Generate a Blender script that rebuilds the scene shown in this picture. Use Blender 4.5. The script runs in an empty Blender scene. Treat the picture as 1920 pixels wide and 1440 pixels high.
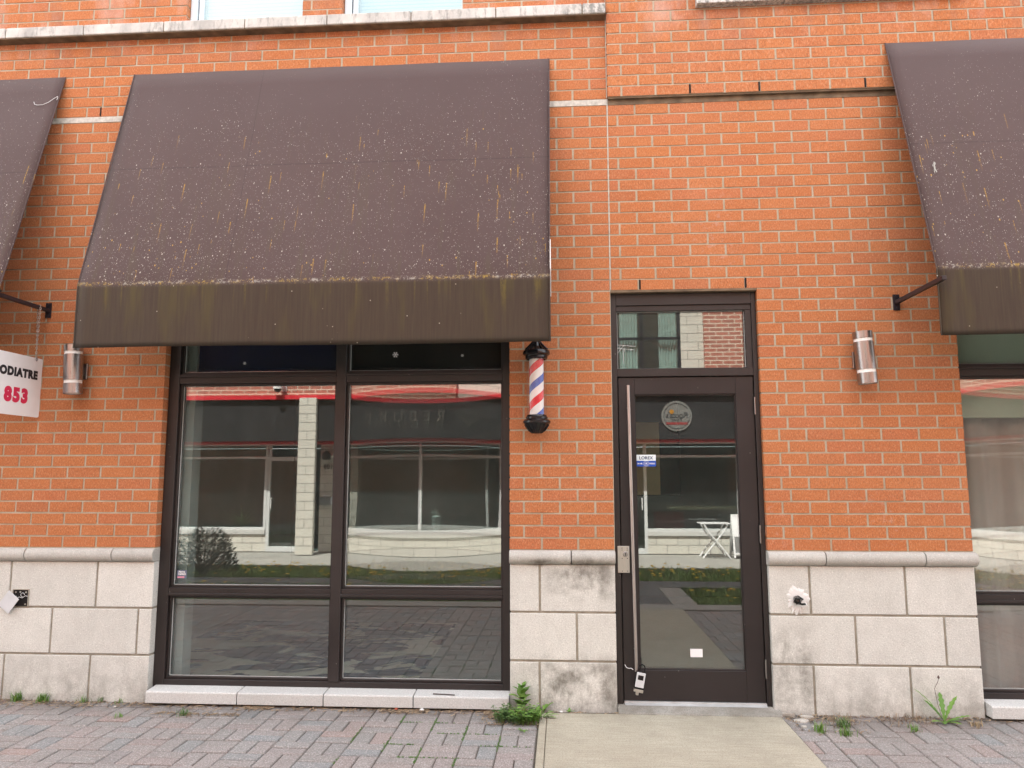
import bpy, math, random
from mathutils import Vector, Matrix
R = math.radians
sc = bpy.context.scene
COL = sc.collection
random.seed(7)

# ------------------------------------------------------------------ camera
cam_d = bpy.data.cameras.new('camera'); cam = bpy.data.objects.new('camera', cam_d); COL.objects.link(cam)
cam_d.sensor_fit = 'HORIZONTAL'; cam_d.sensor_width = 36.0; cam_d.lens = 36.0*1400/1920
cam_d.clip_start = 0.05; cam_d.clip_end = 500
yaw, pitch, roll = -.0664, .1229, -.0017
fwd = Vector((math.sin(yaw)*math.cos(pitch), math.cos(yaw)*math.cos(pitch), math.sin(pitch)))
rt = Vector((math.cos(yaw), -math.sin(yaw), 0)); up = rt.cross(fwd)
r2 = rt*math.cos(roll)+up*math.sin(roll); u2 = up*math.cos(roll)-rt*math.sin(roll)
M = Matrix((r2, u2, -fwd)).transposed().to_4x4(); M.translation = Vector((0, -4.925, 1.452))
cam.matrix_world = M
sc.camera = cam
sc.render.resolution_x = 1024; sc.render.resolution_y = 768

# ------------------------------------------------------------------ light
SUN_EL, SUN_AZ = R(62), R(-20)
w = bpy.data.worlds.new('World'); sc.world = w; w.use_nodes = True
nt = w.node_tree; bgn = nt.nodes['Background']
sky = nt.nodes.new('ShaderNodeTexSky'); sky.sky_type = 'NISHITA'; sky.sun_disc = False
sky.sun_elevation = SUN_EL; sky.sun_rotation = SUN_AZ; sky.dust_density = 1.2; sky.air_density = 1.0
# broken white cloud, everywhere in the sky, mixed into the blue
tc = nt.nodes.new('ShaderNodeTexCoord'); nz = nt.nodes.new('ShaderNodeTexNoise')
nz.inputs['Scale'].default_value = 2.2; nz.inputs['Detail'].default_value = 6
nt.links.new(tc.outputs['Generated'], nz.inputs['Vector'])
rmp = nt.nodes.new('ShaderNodeValToRGB'); rmp.color_ramp.elements[0].position = .30; rmp.color_ramp.elements[1].position = .62
rmp.color_ramp.elements[0].color = (.35, .35, .35, 1)
nt.links.new(nz.outputs['Fac'], rmp.inputs['Fac'])
mx = nt.nodes.new('ShaderNodeMix'); mx.data_type = 'RGBA'
nt.links.new(rmp.outputs['Color'], mx.inputs['Factor']); nt.links.new(sky.outputs['Color'], mx.inputs['A'])
mx.inputs['B'].default_value = (7.7, 7.9, 8.1, 1)
nt.links.new(mx.outputs['Result'], bgn.inputs['Color'])
bgn.inputs['Strength'].default_value = 0.105
sd = Vector((math.sin(SUN_AZ)*math.cos(SUN_EL), math.cos(SUN_AZ)*math.cos(SUN_EL), math.sin(SUN_EL)))
sl = bpy.data.lights.new('sun', 'SUN'); sl.energy = 5.0; sl.angle = R(.53); sl.color = (1, .955, .88)
so = bpy.data.objects.new('sun', sl); COL.objects.link(so); so.rotation_euler = sd.to_track_quat('Z', 'Y').to_euler(); so.location = (-6, 12, 25)
sc.view_settings.view_transform = 'Standard'; sc.view_settings.look = 'None'
sc.view_settings.gamma = 1; sc.view_settings.use_curve_mapping = False
sc.view_settings.exposure = 2.22
sc.cycles.max_bounces = 10; sc.cycles.transparent_max_bounces = 16; sc.cycles.glossy_bounces = 6
sc.cycles.use_denoising = True
sc.cycles.sample_clamp_indirect = 6

# ------------------------------------------------------------------ helpers: meshes
class MB:
    def __init__(s): s.v = []; s.f = []; s.smooth = False
    def add(s, vs, fs):
        b = len(s.v); s.v += [tuple(p) for p in vs]; s.f += [tuple(b+i for i in f) for f in fs]; return s
    def box(s, x0, x1, y0, y1, z0, z1, m=None):
        vs = [(x, y, z) for x in (x0, x1) for y in (y0, y1) for z in (z0, z1)]
        if m is not None: vs = [m @ Vector(p) for p in vs]
        return s.add(vs, [(0, 1, 3, 2), (4, 6, 7, 5), (0, 4, 5, 1), (2, 3, 7, 6), (0, 2, 6, 4), (1, 5, 7, 3)])
    def prism(s, prof, x0, x1, closed=True):            # profile of (y,z), extruded along x
        n = len(prof)
        s.add([(x0, y, z) for y, z in prof]+[(x1, y, z) for y, z in prof],
              [(i, (i+1) % n, n+(i+1) % n, n+i) for i in range(n)]+[tuple(range(n))[::-1], tuple(range(n, 2*n))])
        return s
    def lathe(s, prof, c, seg=32, tilt=None, cap=True, wob=None):   # profile of (r,z)
        n = len(prof); vs = []
        for i in range(seg):
            a = 2*math.pi*i/seg
            for k, (r, z) in enumerate(prof):
                rr = r*(wob(a, k) if wob else 1)
                p = Vector((rr*math.cos(a), rr*math.sin(a), z))
                if tilt: p = tilt @ p
                vs.append(p+Vector(c))
        fs = [(i*n+k, ((i+1) % seg)*n+k, ((i+1) % seg)*n+k+1, i*n+k+1) for i in range(seg) for k in range(n-1)]
        if cap: fs += [tuple(i*n for i in range(seg))[::-1], tuple(i*n+n-1 for i in range(seg))]
        return s.add(vs, fs)
    def tube(s, pts, r, seg=8, close=False):
        pts = [Vector(p) for p in pts]; n = len(pts); rings = []
        rs = r if isinstance(r, (list, tuple)) else [r]*n
        nrm = None
        for i, p in enumerate(pts):
            t = (pts[min(i+1, n-1)]-pts[max(i-1, 0)]).normalized() if not close else (pts[(i+1) % n]-pts[i-1]).normalized()
            if nrm is None: nrm = t.orthogonal().normalized()
            nrm = (nrm-t*nrm.dot(t)).normalized(); b = t.cross(nrm)
            rings.append([p+(nrm*math.cos(2*math.pi*j/seg)+b*math.sin(2*math.pi*j/seg))*rs[i] for j in range(seg)])
        vs = [q for g in rings for q in g]
        m = n if close else n-1
        fs = [(i*seg+j, i*seg+(j+1) % seg, ((i+1) % n)*seg+(j+1) % seg, ((i+1) % n)*seg+j) for i in range(m) for j in range(seg)]
        if not close: fs += [tuple(range(seg))[::-1], tuple((n-1)*seg+j for j in range(seg))]
        return s.add(vs, fs)
    def grid(s, f, nu, nv):                              # f(u,v)->point
        vs = [f(i/nu, j/nv) for j in range(nv+1) for i in range(nu+1)]
        return s.add(vs, [(j*(nu+1)+i, j*(nu+1)+i+1, (j+1)*(nu+1)+i+1, (j+1)*(nu+1)+i) for j in range(nv) for i in range(nu)])

BASE = {}
def props(o, label=None, cat=None, group=None, kind=None):
    if label: o['label'] = label
    if cat: o['category'] = cat
    if group: o['group'] = group
    if kind: o['kind'] = kind
    return o
def thing(name, base, label, cat, group=None):
    o = bpy.data.objects.new(name, None); COL.objects.link(o); o.location = base; o.empty_display_size = .05
    BASE[o] = Vector(base); return props(o, label, cat, group)
def obj(name, mb, mat, parent=None, base=None, smooth=False, bevel=0, seg=2, label=None):
    b = BASE[parent] if parent else Vector(base or (0, 0, 0))
    me = bpy.data.meshes.new(name)
    me.from_pydata([tuple(Vector(p)-b) for p in mb.v], [], mb.f); me.update()
    o = bpy.data.objects.new(name, me); COL.objects.link(o)
    if isinstance(mat, (list, tuple)):
        for m_ in mat: me.materials.append(m_)
    else: me.materials.append(mat)
    if parent: o.parent = parent
    else: o.location = b
    BASE[o] = b
    if smooth:
        me.polygons.foreach_set('use_smooth', [True]*len(me.polygons))
        if smooth != 'all':
            me.set_sharp_from_angle(angle=R(35))
    if bevel:
        m = o.modifiers.new('bevel', 'BEVEL'); m.width = bevel; m.segments = seg; m.limit_method = 'ANGLE'
    if label: o['label'] = label
    return o
def obj_split(name, mb, mat, parent, tol=.008, **kw):   # one object per separate piece
    par = list(range(len(mb.v)))
    def find(i):
        while par[i] != i: par[i] = par[par[i]]; i = par[i]
        return i
    for f in mb.f:
        r0 = find(f[0])
        for i in f[1:]: par[find(i)] = r0
    isl = {}
    for fi, f in enumerate(mb.f): isl.setdefault(find(f[0]), []).append(fi)
    it = []
    for fs in isl.values():
        vs = [mb.v[i] for fi in fs for i in mb.f[fi]]
        it.append([[min(v[k] for v in vs)-tol for k in range(3)], [max(v[k] for v in vs)+tol for k in range(3)], fs])
    again = True
    while again:
        again = False; out = []
        for a in it:
            for b in out:
                if all(a[0][k] <= b[1][k] and b[0][k] <= a[1][k] for k in range(3)):
                    b[0] = [min(x, y) for x, y in zip(a[0], b[0])]; b[1] = [max(x, y) for x, y in zip(a[1], b[1])]; b[2] = b[2]+a[2]; again = True; break
            else: out.append(a)
        it = out
    res = []
    for lo, hi, fs in it:
        m = MB(); ids = {}
        for fi in fs:
            m.f.append(tuple(ids.setdefault(i, len(ids)) for i in mb.f[fi]))
        m.v = [mb.v[i] for i in ids]
        res.append(obj(name, m, mat, parent, **kw))
    return res
def copy_tree(o, parent=None):
    c = o.copy(); COL.objects.link(c); c.parent = parent
    if not parent: BASE[c] = o.location.copy()
    for ch in list(o.children): copy_tree(ch, c)
    return c
def text_mesh(txt, size, M4, extrude=.001, bold=0.0, spacing=1.0, align='LEFT'):
    cu = bpy.data.curves.new('lettering', 'FONT'); cu.body = txt; cu.size = size; cu.extrude = extrude
    cu.offset = bold; cu.space_character = spacing; cu.align_x = align; cu.resolution_u = 4
    t = bpy.data.objects.new('lettering', cu); COL.objects.link(t)
    dg = bpy.context.evaluated_depsgraph_get()
    me = bpy.data.meshes.new_from_object(t.evaluated_get(dg))
    mb = MB(); mb.add([M4 @ v.co for v in me.vertices], [tuple(p.vertices) for p in me.polygons])
    bpy.data.objects.remove(t); bpy.data.curves.remove(cu); bpy.data.meshes.remove(me)
    return mb
def frame_mat(origin, xdir, ydir):                       # text plane
    x = Vector(xdir).normalized(); y = Vector(ydir).normalized(); z = x.cross(y)
    m = Matrix((x, y, z)).transposed().to_4x4(); m.translation = Vector(origin); return m

# ------------------------------------------------------------------ helpers: materials
class NM:
    def __init__(s, name, rough=.7, metal=0., spec=.3):
        s.m = bpy.data.materials.new(name); s.m.use_nodes = True; s.t = s.m.node_tree
        s.b = s.t.nodes['Principled BSDF']; s.b.inputs['Roughness'].default_value = rough
        s.b.inputs['Metallic'].default_value = metal; s.b.inputs['Specular IOR Level'].default_value = spec
        s.tc = s.t.nodes.new('ShaderNodeTexCoord'); s.geo = s.t.nodes.new('ShaderNodeNewGeometry')
    def n(s, k, **kw):
        nd = s.t.nodes.new(k)
        for a, b in kw.items():
            if hasattr(nd, a): setattr(nd, a, b)
            else: nd.inputs[a.replace('_', ' ')].default_value = b
        return nd
    def L(s, a, b): s.t.links.new(a, b)
    def val(s, i, v):
        if hasattr(v, 'is_output') or hasattr(v, 'links'): s.L(v, i)
        else: i.default_value = v
    def coord(s, scale=(1, 1, 1), src='Object', off=(0, 0, 0)):
        mp = s.n('ShaderNodeMapping'); mp.inputs['Scale'].default_value = scale; mp.inputs['Location'].default_value = off
        s.L(s.geo.outputs['Position'] if src == 'World' else s.tc.outputs[src], mp.inputs['Vector']); return mp.outputs[0]
    def noise(s, scale, detail=4, rough=.55, vec=None, dist=0):
        nd = s.n('ShaderNodeTexNoise'); nd.inputs['Scale'].default_value = scale; nd.inputs['Detail'].default_value = detail
        nd.inputs['Roughness'].default_value = rough; nd.inputs['Distortion'].default_value = dist
        s.L(vec if vec is not None else s.tc.outputs['Object'], nd.inputs['Vector']); return nd.outputs['Fac']
    def vor(s, scale, vec=None, rnd=1, out='Distance'):
        nd = s.n('ShaderNodeTexVoronoi'); nd.inputs['Scale'].default_value = scale; nd.inputs['Randomness'].default_value = rnd
        s.L(vec if vec is not None else s.tc.outputs['Object'], nd.inputs['Vector']); return nd.outputs[out]
    def mr(s, v, a, b, c=0., d=1.):
        nd = s.n('ShaderNodeMapRange'); s.L(v, nd.inputs[0])
        for i, q in enumerate((a, b, c, d)): nd.inputs[i+1].default_value = q
        return nd.outputs[0]
    def math(s, op, a, b=None):
        nd = s.n('ShaderNodeMath'); nd.operation = op; nd.use_clamp = False
        s.val(nd.inputs[0], a)
        if b is not None: s.val(nd.inputs[1], b)
        return nd.outputs[0]
    def mix(s, f, a, b, mode='MIX'):
        nd = s.n('ShaderNodeMix'); nd.data_type = 'RGBA'; nd.blend_type = mode
        s.val(nd.inputs['Factor'], f)
        for k, q in (('A', a), ('B', b)):
            if isinstance(q, tuple): nd.inputs[k].default_value = (*q, 1) if len(q) == 3 else q
            else: s.L(q, nd.inputs[k])
        return nd.outputs['Result']
    def ramp(s, v, stops, const=False):
        nd = s.n('ShaderNodeValToRGB'); cr = nd.color_ramp
        if const: cr.interpolation = 'CONSTANT'
        while len(cr.elements) < len(stops): cr.elements.new(.5)
        for e, (p, c) in zip(cr.elements, stops): e.position = p; e.color = (*c, 1)
        s.L(v, nd.inputs[0]); return nd.outputs[0]
    def color(s, c):
        if isinstance(c, tuple): s.b.inputs['Base Color'].default_value = (*c, 1)
        else: s.L(c, s.b.inputs['Base Color'])
        return s
    def rough(s, v): s.val(s.b.inputs['Roughness'], v); return s
    def bump(s, h, st=.3, dist=.01):
        nd = s.n('ShaderNodeBump'); nd.inputs['Strength'].default_value = st; nd.inputs['Distance'].default_value = dist
        s.L(h, nd.inputs['Height']); s.L(nd.outputs[0], s.b.inputs['Normal']); return s
    def sep(s, vec=None):
        nd = s.n('ShaderNodeSeparateXYZ'); s.L(vec if vec is not None else s.tc.outputs['Object'], nd.inputs[0]); return nd.outputs
def plain(name, c, rough=.6, metal=0., var=.12, scale=12, spec=.3, bump=0):
    m = NM(name, rough, metal, spec)
    n = m.noise(scale, 6)
    m.color(m.mix(m.mr(n, .3, .7), tuple(x*(1-var) for x in c), tuple(min(1, x*(1+var)) for x in c)))
    m.rough(m.mr(n, .3, .7, rough*.85, min(1, rough*1.12)))
    if bump: m.bump(m.noise(scale*12, 3), bump, .002)
    return m.m

# brick of the facade: colour differs from brick to brick, dark wire-cut pits, white salts under the ledges
def mk_brick():
    m = NM('facade_brick', .92, 0, .12)
    r = m.geo.outputs['Random Per Island']
    c = m.ramp(r, [(0, (.455, .156, .060)), (.25, (.475, .168, .066)), (.5, (.488, .178, .068)), (.75, (.46, .164, .068)), (.92, (.472, .160, .072)), (1, (.425, .150, .066))])
    big = m.noise(1.3, 3, vec=m.coord(src='World'))
    c = m.mix(m.mr(big, .35, .7, 0, .22), c, (.55, .25, .14))
    pv = m.coord((1, 1, .42), 'World')
    pits = m.noise(215, 3, .75, pv)
    c = m.mix(m.mr(pits, .50, .64, 0, .75), c, (.20, .085, .045))
    lt = m.noise(120, 2, .6, m.coord((1, 1, .5), 'World', (3, 1, 5)))
    c = m.mix(m.mr(lt, .50, .72, 0, .45), c, (.70, .38, .22))
    z = m.sep(m.coord(src='World'))
    ef = m.math('MULTIPLY', m.mr(z[2], 4.42, 4.66), m.mr(m.noise(3.2, 5, .65, m.coord((1, 1, .45), 'World')), .5, .68))
    ef2 = m.math('MULTIPLY', m.mr(m.noise(1.1, 2, .5, m.coord(src='World', off=(4, 0, 2))), .62, .72, 0, .55), m.mr(m.noise(26, 4, .7, m.coord(src='World')), .55, .62))
    c = m.mix(m.math('MAXIMUM', m.math('MULTIPLY', ef, .4), m.math('MULTIPLY', ef2, .45)), c, (.62, .52, .48))
    # grime under the upper stones
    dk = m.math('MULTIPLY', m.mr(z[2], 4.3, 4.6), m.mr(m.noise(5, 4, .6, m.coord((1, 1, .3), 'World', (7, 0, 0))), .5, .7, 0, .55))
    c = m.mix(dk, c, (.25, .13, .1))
    m.color(c); m.bump(m.math('ADD', m.math('MULTIPLY', pits, -1.), m.math('MULTIPLY', lt, .5)), .55, .004); return m.m
M_brick = mk_brick()
def mk_mortar():
    m = NM('mortar', .95, 0, .1)
    n = m.noise(9, 5, vec=m.coord(src='World')); f = m.noise(220, 2, vec=m.coord(src='World'))
    c = m.mix(m.mr(n, .3, .7), (.40, .355, .26), (.54, .485, .385))
    c = m.mix(m.mr(f, .4, .7, 0, .4), c, (.22, .18, .13))
    m.color(c); m.bump(f, .4, .004); return m.m
M_mortar = mk_mortar()
M_caulk = plain('pale_caulk', (.50, .475, .42), .6, var=.3, scale=30)
M_gapdark = plain('rusty_lintel', (.16, .115, .075), .9, var=.4, scale=14)
M_hole = plain('deep_hole', (.012, .01, .01), .9)

def mk_stone(name, base, stainy=True):
    m = NM(name, .88, 0, .2)
    wv = m.coord(src='World'); r = m.geo.outputs['Random Per Island']
    c = m.mix(r, tuple(x*.93 for x in base), tuple(min(1, x*1.05) for x in base))
    sp = m.vor(95, wv); c = m.mix(m.mr(sp, .10, .26, .6, 0), c, tuple(x*.42 for x in base))
    sp2 = m.noise(115, 2, .7, wv); c = m.mix(m.mr(sp2, .45, .70, 0, .42), c, tuple(x*.6 for x in base))
    c = m.mix(m.mr(m.noise(130, 1, .7, m.coord(src='World', off=(3, 3, 3))), .56, .70, 0, .6), c, tuple(min(1, x*1.4) for x in base))
    big = m.noise(2.4, 5, .6, wv); c = m.mix(m.mr(big, .4, .75, 0, .3), c, tuple(x*.72 for x in base))
    if stainy:
        s = m.sep(wv)
        # black-green algae on the pier left of the door and at the corner right of it
        def blob(xc, xw, zc, zw):
            dx = m.math('ABSOLUTE', m.math('SUBTRACT', s[0], xc)); dz = m.math('ABSOLUTE', m.math('SUBTRACT', s[2], zc))
            return m.math('MULTIPLY', m.mr(dx, xw*.45, xw, 1, 0), m.mr(dz, zw*.45, zw, 1, 0))
        msk = m.math('MAXIMUM', blob(.08, .42, .12, .24), blob(.12, .28, .80, .17))
        msk = m.math('MAXIMUM', msk, m.math('MULTIPLY', blob(1.42, .19, .22, .36), .8))
        msk = m.math('MAXIMUM', msk, m.math('MULTIPLY', blob(0, .36, .90, .035), .9))
        msk = m.math('MAXIMUM', msk, m.math('MULTIPLY', m.mr(s[2], .0, .285, .62, .12), 1.))
        tex = m.mr(m.noise(6.5, 6, .68, m.coord(src='World', off=(1, 0, 0))), .40, .64)
        c = m.mix(m.math('MULTIPLY', m.math('MULTIPLY', msk, tex), .78), c, (.115, .105, .085))
        tex2 = m.mr(m.noise(14, 6, .7, m.coord((1, 1, .35), 'World', (9, 0, 0))), .5, .68)
        c = m.mix(m.math('MULTIPLY', m.math('MULTIPLY', msk, tex2), .5), c, (.10, .09, .07))
    m.color(c); m.bump(m.math('ADD', sp, sp2), .25, .003); return m.m
M_stone = mk_stone('speckled_stone', (.655, .65, .605))
M_sill = mk_stone('sill_stone', (.58, .58, .56), False)
def mk_ledge():
    m = NM('weathered_ledge_stone', .9, 0, .2)
    wv = m.coord(src='World')
    c = m.mix(m.mr(m.noise(5, 6, .65, m.coord((1, 1, .6), 'World')), .35, .65), (.66, .64, .60), (.40, .39, .37))
    c = m.mix(m.mr(m.noise(30, 5, .7, m.coord((1, 1, .3), 'World')), .52, .68, 0, .6), c, (.13, .13, .12))
    s = m.sep(wv); c = m.mix(m.math('MULTIPLY', m.mr(s[0], -.1, .3), m.mr(m.noise(40, 5, .7, wv), .45, .55, 0, .65)), c, (.12, .13, .12))
    m.color(c); m.bump(m.noise(90, 4, vec=wv), .3, .004); return m.m
M_ledge = mk_ledge()

def mk_darkmetal(name, base, rough=.42, flecks=True):
    m = NM(name, rough, 0, .45)
    n = m.noise(3, 5); c = m.mix(m.mr(n, .3, .7), tuple(x*.85 for x in base), tuple(x*1.2 for x in base))
    st = m.noise(8, 4, .6, m.coord((6, 6, .6))); c = m.mix(m.mr(st, .55, .8, 0, .25), c, tuple(x*1.7 for x in base))
    if flecks:
        v = m.vor(26, m.coord(src='World')); g = m.noise(14, 2, vec=m.coord(src='World', off=(2, 2, 2)))
        f = m.math('MULTIPLY', m.mr(v, .035, .055, 1, 0), m.mr(g, .55, .6))
        c = m.mix(f, c, (.6, .58, .55))
    m.color(c); m.rough(m.mr(n, .3, .7, rough*.85, rough*1.25)); m.bump(m.noise(300, 2), .05, .001); return m.m
M_frame = mk_darkmetal('dark_bronze_frame', (.024, .018, .017))
M_door = mk_darkmetal('dark_bronze_door', (.021, .0155, .0155), .38)
M_black = mk_darkmetal('black_gloss_cast_metal', (.008, .008, .009), .22, False)
M_bracket = mk_darkmetal('black_bracket', (.022, .016, .020), .4, True)
M_gasket = plain('pale_gasket', (.42, .44, .43), .5)
def mk_steel(name, c, rough):
    m = NM(name, rough, 1., .5)
    br = m.noise(60, 3, .6, m.coord((7, 7, .2)))
    m.color(m.mix(m.mr(br, .3, .7), tuple(x*.8 for x in c), c)); m.rough(m.mr(br, .3, .7, rough*.8, rough*1.4)); m.bump(br, .06, .002); return m.m
M_steel = mk_steel('brushed_steel', (.40, .375, .365), .30)
M_handle = mk_steel('handle_steel', (.52, .465, .44), .36)
M_plate = mk_steel('lock_plate_steel', (.62, .60, .56), .38)
M_white = plain('white_acrylic', (.82, .82, .80), .35, var=.04)
M_signwhite = plain('white_sign_board', (.80, .80, .81), .4, var=.05, scale=3)
M_ink = plain('black_ink', (.02, .02, .025), .5)
M_red = plain('red_ink', (.62, .03, .09), .5)
M_whitepaint = plain('white_painted_metal', (.75, .76, .76), .4, var=.06)
M_alu = plain('pale_aluminium', (.55, .56, .56), .4, .4)

def mk_glass(name, f0, tint=(1, 1, 1), wav=0.0, rough=0.0):
    m = NM(name); t = m.t; t.nodes.remove(m.b)
    lw = t.nodes.new('ShaderNodeLayerWeight'); lw.inputs['Blend'].default_value = .5
    f = m.math('POWER', lw.outputs['Facing'], 5.0); f = m.math('ADD', m.math('MULTIPLY', f, 1-f0), f0)
    tr = t.nodes.new('ShaderNodeBsdfTransparent'); tr.inputs[0].default_value = (*tint, 1)
    gl = t.nodes.new('ShaderNodeBsdfGlossy'); gl.inputs['Roughness'].default_value = rough
    mxs = t.nodes.new('ShaderNodeMixShader'); m.L(f, mxs.inputs[0]); m.L(tr.outputs[0], mxs.inputs[1]); m.L(gl.outputs[0], mxs.inputs[2])
    # thin dust film with spots
    df = t.nodes.new('ShaderNodeBsdfDiffuse'); df.inputs[0].default_value = (.55, .55, .52, 1)
    d = m.mr(m.noise(3, 6, .65, m.coord(src='World')), .35, .8, .010, .026)
    v = m.vor(42, m.coord(src='World')); g = m.noise(9, 2, vec=m.coord(src='World', off=(5, 5, 5)))
    d = m.math('MAXIMUM', d, m.math('MULTIPLY', m.mr(v, .03, .06, .5, 0), m.mr(g, .6, .66)))
    m2 = t.nodes.new('ShaderNodeMixShader'); m.L(d, m2.inputs[0]); m.L(mxs.outputs[0], m2.inputs[1]); m.L(df.outputs[0], m2.inputs[2])
    m.L(m2.outputs[0], t.nodes['Material Output'].inputs[0])
    if wav:
        bp = t.nodes.new('ShaderNodeBump'); bp.inputs['Strength'].default_value = 1; bp.inputs['Distance'].default_value = wav
        m.L(m.noise(1.6, 2, vec=m.coord((1, 1, 2.2), 'World')), bp.inputs['Height']); m.L(bp.outputs[0], gl.inputs['Normal'])
    return m.m
M_glass = mk_glass('window_glass', .165, (.88, .93, .91), 0)
M_glass_far = mk_glass('street_window_glass', .10, (.80, .88, .86))
M_clear = mk_glass('clear_tube', .05, (.97, .97, .97))

# awning cloth
def mk_awning(seed, valance=False):
    m = NM('awning_cloth', .72, 0, .2)
    m.b.inputs['Sheen Weight'].default_value = .12
    o = (seed*3.1, 0, seed*1.7); z = m.sep()
    base = (.074, .046, .043)
    c = m.mix(m.mr(m.noise(1.3, 4, .6, m.coord(off=o)), .3, .7), base, (.086, .056, .053))
    c = m.mix(m.mr(z[2], 1.2, 2.1, 0, .30), c, (.094, .068, .070))  # sky light on the upper slope, put into the cloth colour
    h = m.mr(z[2], .40, 2.05, 1, 0)                       # more growth lower down (local z, 0 = hem)
    h0 = m.mr(z[2], .40, 1.0, 1, 0)
    dens = m.math('ADD', m.math('SUBTRACT', m.math('MULTIPLY', m.math('POWER', h, .8), .80), .14), m.math('SUBTRACT', m.math('MULTIPLY', m.noise(1.5, 3, .6, m.coord((1, 1, .6), off=(o[0]+2, 0, 1))), 1.5), .55))
    # small white lichen dots
    for sc_, lo, hi, t0, rm, ink in ((120, .06, .16, .98, .08, (.30, .275, .24)), (78, .05, .14, 1.14, .10, (.42, .385, .335)), (42, .02, .10, 1.38, .10, (.50, .46, .40)), (36, .03, .10, 1.48, .10, (.42, .26, .06))):
        nd = m.n('ShaderNodeTexVoronoi'); nd.inputs['Scale'].default_value = sc_; m.L(m.coord((1, .6, .62), off=(o[0]+sc_, 0, o[2])), nd.inputs['Vector'])
        sx = m.n('ShaderNodeSeparateColor'); m.L(nd.outputs['Color'], sx.inputs[0])
        pick = m.mr(m.math('ADD', sx.outputs[0], dens), t0, t0+.05)
        rad = m.math('MULTIPLY', sx.outputs[1], rm)
        dot = m.mr(m.math('SUBTRACT', nd.outputs['Distance'], rad), lo, hi, 1, 0)
        c = m.mix(m.math('MULTIPLY', m.math('MULTIPLY', pick, dot), .85), c, ink)
    # sewn seams
    sm_ = m.math('MAXIMUM', m.mr(m.math('ABSOLUTE', m.math('SUBTRACT', z[2], 1.28)), .002, .006, .35, 0), m.mr(m.math('ABSOLUTE', m.math('SUBTRACT', m.math('ADD', z[0], m.math('MULTIPLY', z[2], .0)), .965)), .001, .004, .4, 0))
    c = m.mix(sm_, c, (.035, .024, .025))
    # brown-grey haze of runs
    run = m.mr(m.noise(9, 4, .6, m.coord((2.2, .1, .22), off=o)), .52, .75, 0, .5)
    c = m.mix(m.math('MULTIPLY', run, h), c, (.085, .068, .040))
    # yellow lichen runs
    cell = m.noise(2.6, 2, .5, m.coord((1, 1, 1), off=(o[0]+9, 0, 3)))
    for k_, (sx_, sz_, t_) in enumerate(((8.5, 2.6, .80), (13, 4.2, .88))):   # drip: bright head, tail fading downwards
        nd = m.n('ShaderNodeTexVoronoi'); nd.inputs['Scale'].default_value = 1; m.L(m.coord((sx_, .01, sz_), off=(o[0]+k_*5, 0, k_)), nd.inputs['Vector'])
        vs_ = m.n('ShaderNodeVectorMath'); vs_.operation = 'SUBTRACT'; m.L(m.coord((sx_, .01, sz_), off=(o[0]+k_*5, 0, k_)), vs_.inputs[0]); m.L(nd.outputs['Position'], vs_.inputs[1])
        dl = m.sep(vs_.outputs[0]); sx = m.n('ShaderNodeSeparateColor'); m.L(nd.outputs['Color'], sx.inputs[0])
        wob = m.math('MULTIPLY', m.math('SUBTRACT', m.noise(18, 2), .5), .05)
        tail = m.math('MULTIPLY', m.mr(dl[2], -.40, .0, 0, 1), m.mr(dl[2], .0, .015, 1, 0))
        wid = m.mr(m.math('ABSOLUTE', m.math('ADD', dl[0], wob)), .012, .045, 1, 0)
        gr_ = m.mr(m.noise(90, 3, .8), .36, .56)
        pk = m.mr(m.math('ADD', sx.outputs[0], m.math('MULTIPLY', m.mr(dens, .25, .85), .14)), t_, t_+.03)
        yl = m.math('MULTIPLY', m.math('MULTIPLY', m.math('MULTIPLY', tail, wid), m.mr(h, .22, .42)), m.math('MULTIPLY', gr_, pk))
        c = m.mix(m.math('MULTIPLY', yl, 1.0), c, (.38, .22, .035))
    # crust along the fold
    fd = m.math('ABSOLUTE', m.math('SUBTRACT', z[2], .412))
    cr = m.math('MULTIPLY', m.mr(m.math('SUBTRACT', fd, m.math('MULTIPLY', m.noise(16, 3, .7, m.coord(off=o)), .028)), -.010, .004, 1, 0), m.mr(m.noise(58, 4, .85, m.coord(off=o)), .51, .55))
    crc = m.mix(m.mr(m.noise(6.5, 3, .7, m.coord(off=o)), .44, .56), (.36, .34, .30), (.34, .23, .05))
    c = m.mix(m.math('MULTIPLY', cr, .85), c, crc)
    # hanging flap: olive grime with vertical runs
    fl = m.mr(z[2], .385, .41, 1, 0)
    vr = m.noise(34, 4, .65, m.coord((2.4, 1, .10), off=o)); vc = m.mix(m.mr(vr, .35, .7), (.050, .033, .023), (.063, .045, .029))
    moss = m.math('MULTIPLY', m.mr(m.noise(5, 3, .6, m.coord((1.6, 1, .25), off=(o[0]+1, 0, 8))), .54, .72, 0, .75), m.mr(z[2], .0, .4, .25, 1))
    vc = m.mix(moss, vc, (.085, .066, .020))
    hem = m.mr(z[2], .0, .045, 1, 0); vc = m.mix(m.math('MULTIPLY', hem, .65), vc, (.020, .019, .014))
    nd = m.n('ShaderNodeTexVoronoi'); nd.inputs['Scale'].default_value = 30; m.L(m.coord(off=o), nd.inputs['Vector'])
    sx = m.n('ShaderNodeSeparateColor'); m.L(nd.outputs['Color'], sx.inputs[0])
    vd = m.math('MULTIPLY', m.mr(nd.outputs['Distance'], .07, .12, 1, 0), m.mr(m.math('ADD', sx.outputs[0], m.mr(z[2], 0, .05, .32, 0)), .90, .93))
    vc = m.mix(m.math('MULTIPLY', vd, .8), vc, (.5, .45, .38))
    runx = m.mr(m.noise(4.2, 3, .75, m.coord((2.6, .01, .04), off=(o[0]+3, 0, 0))), .56, .68)
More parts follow.
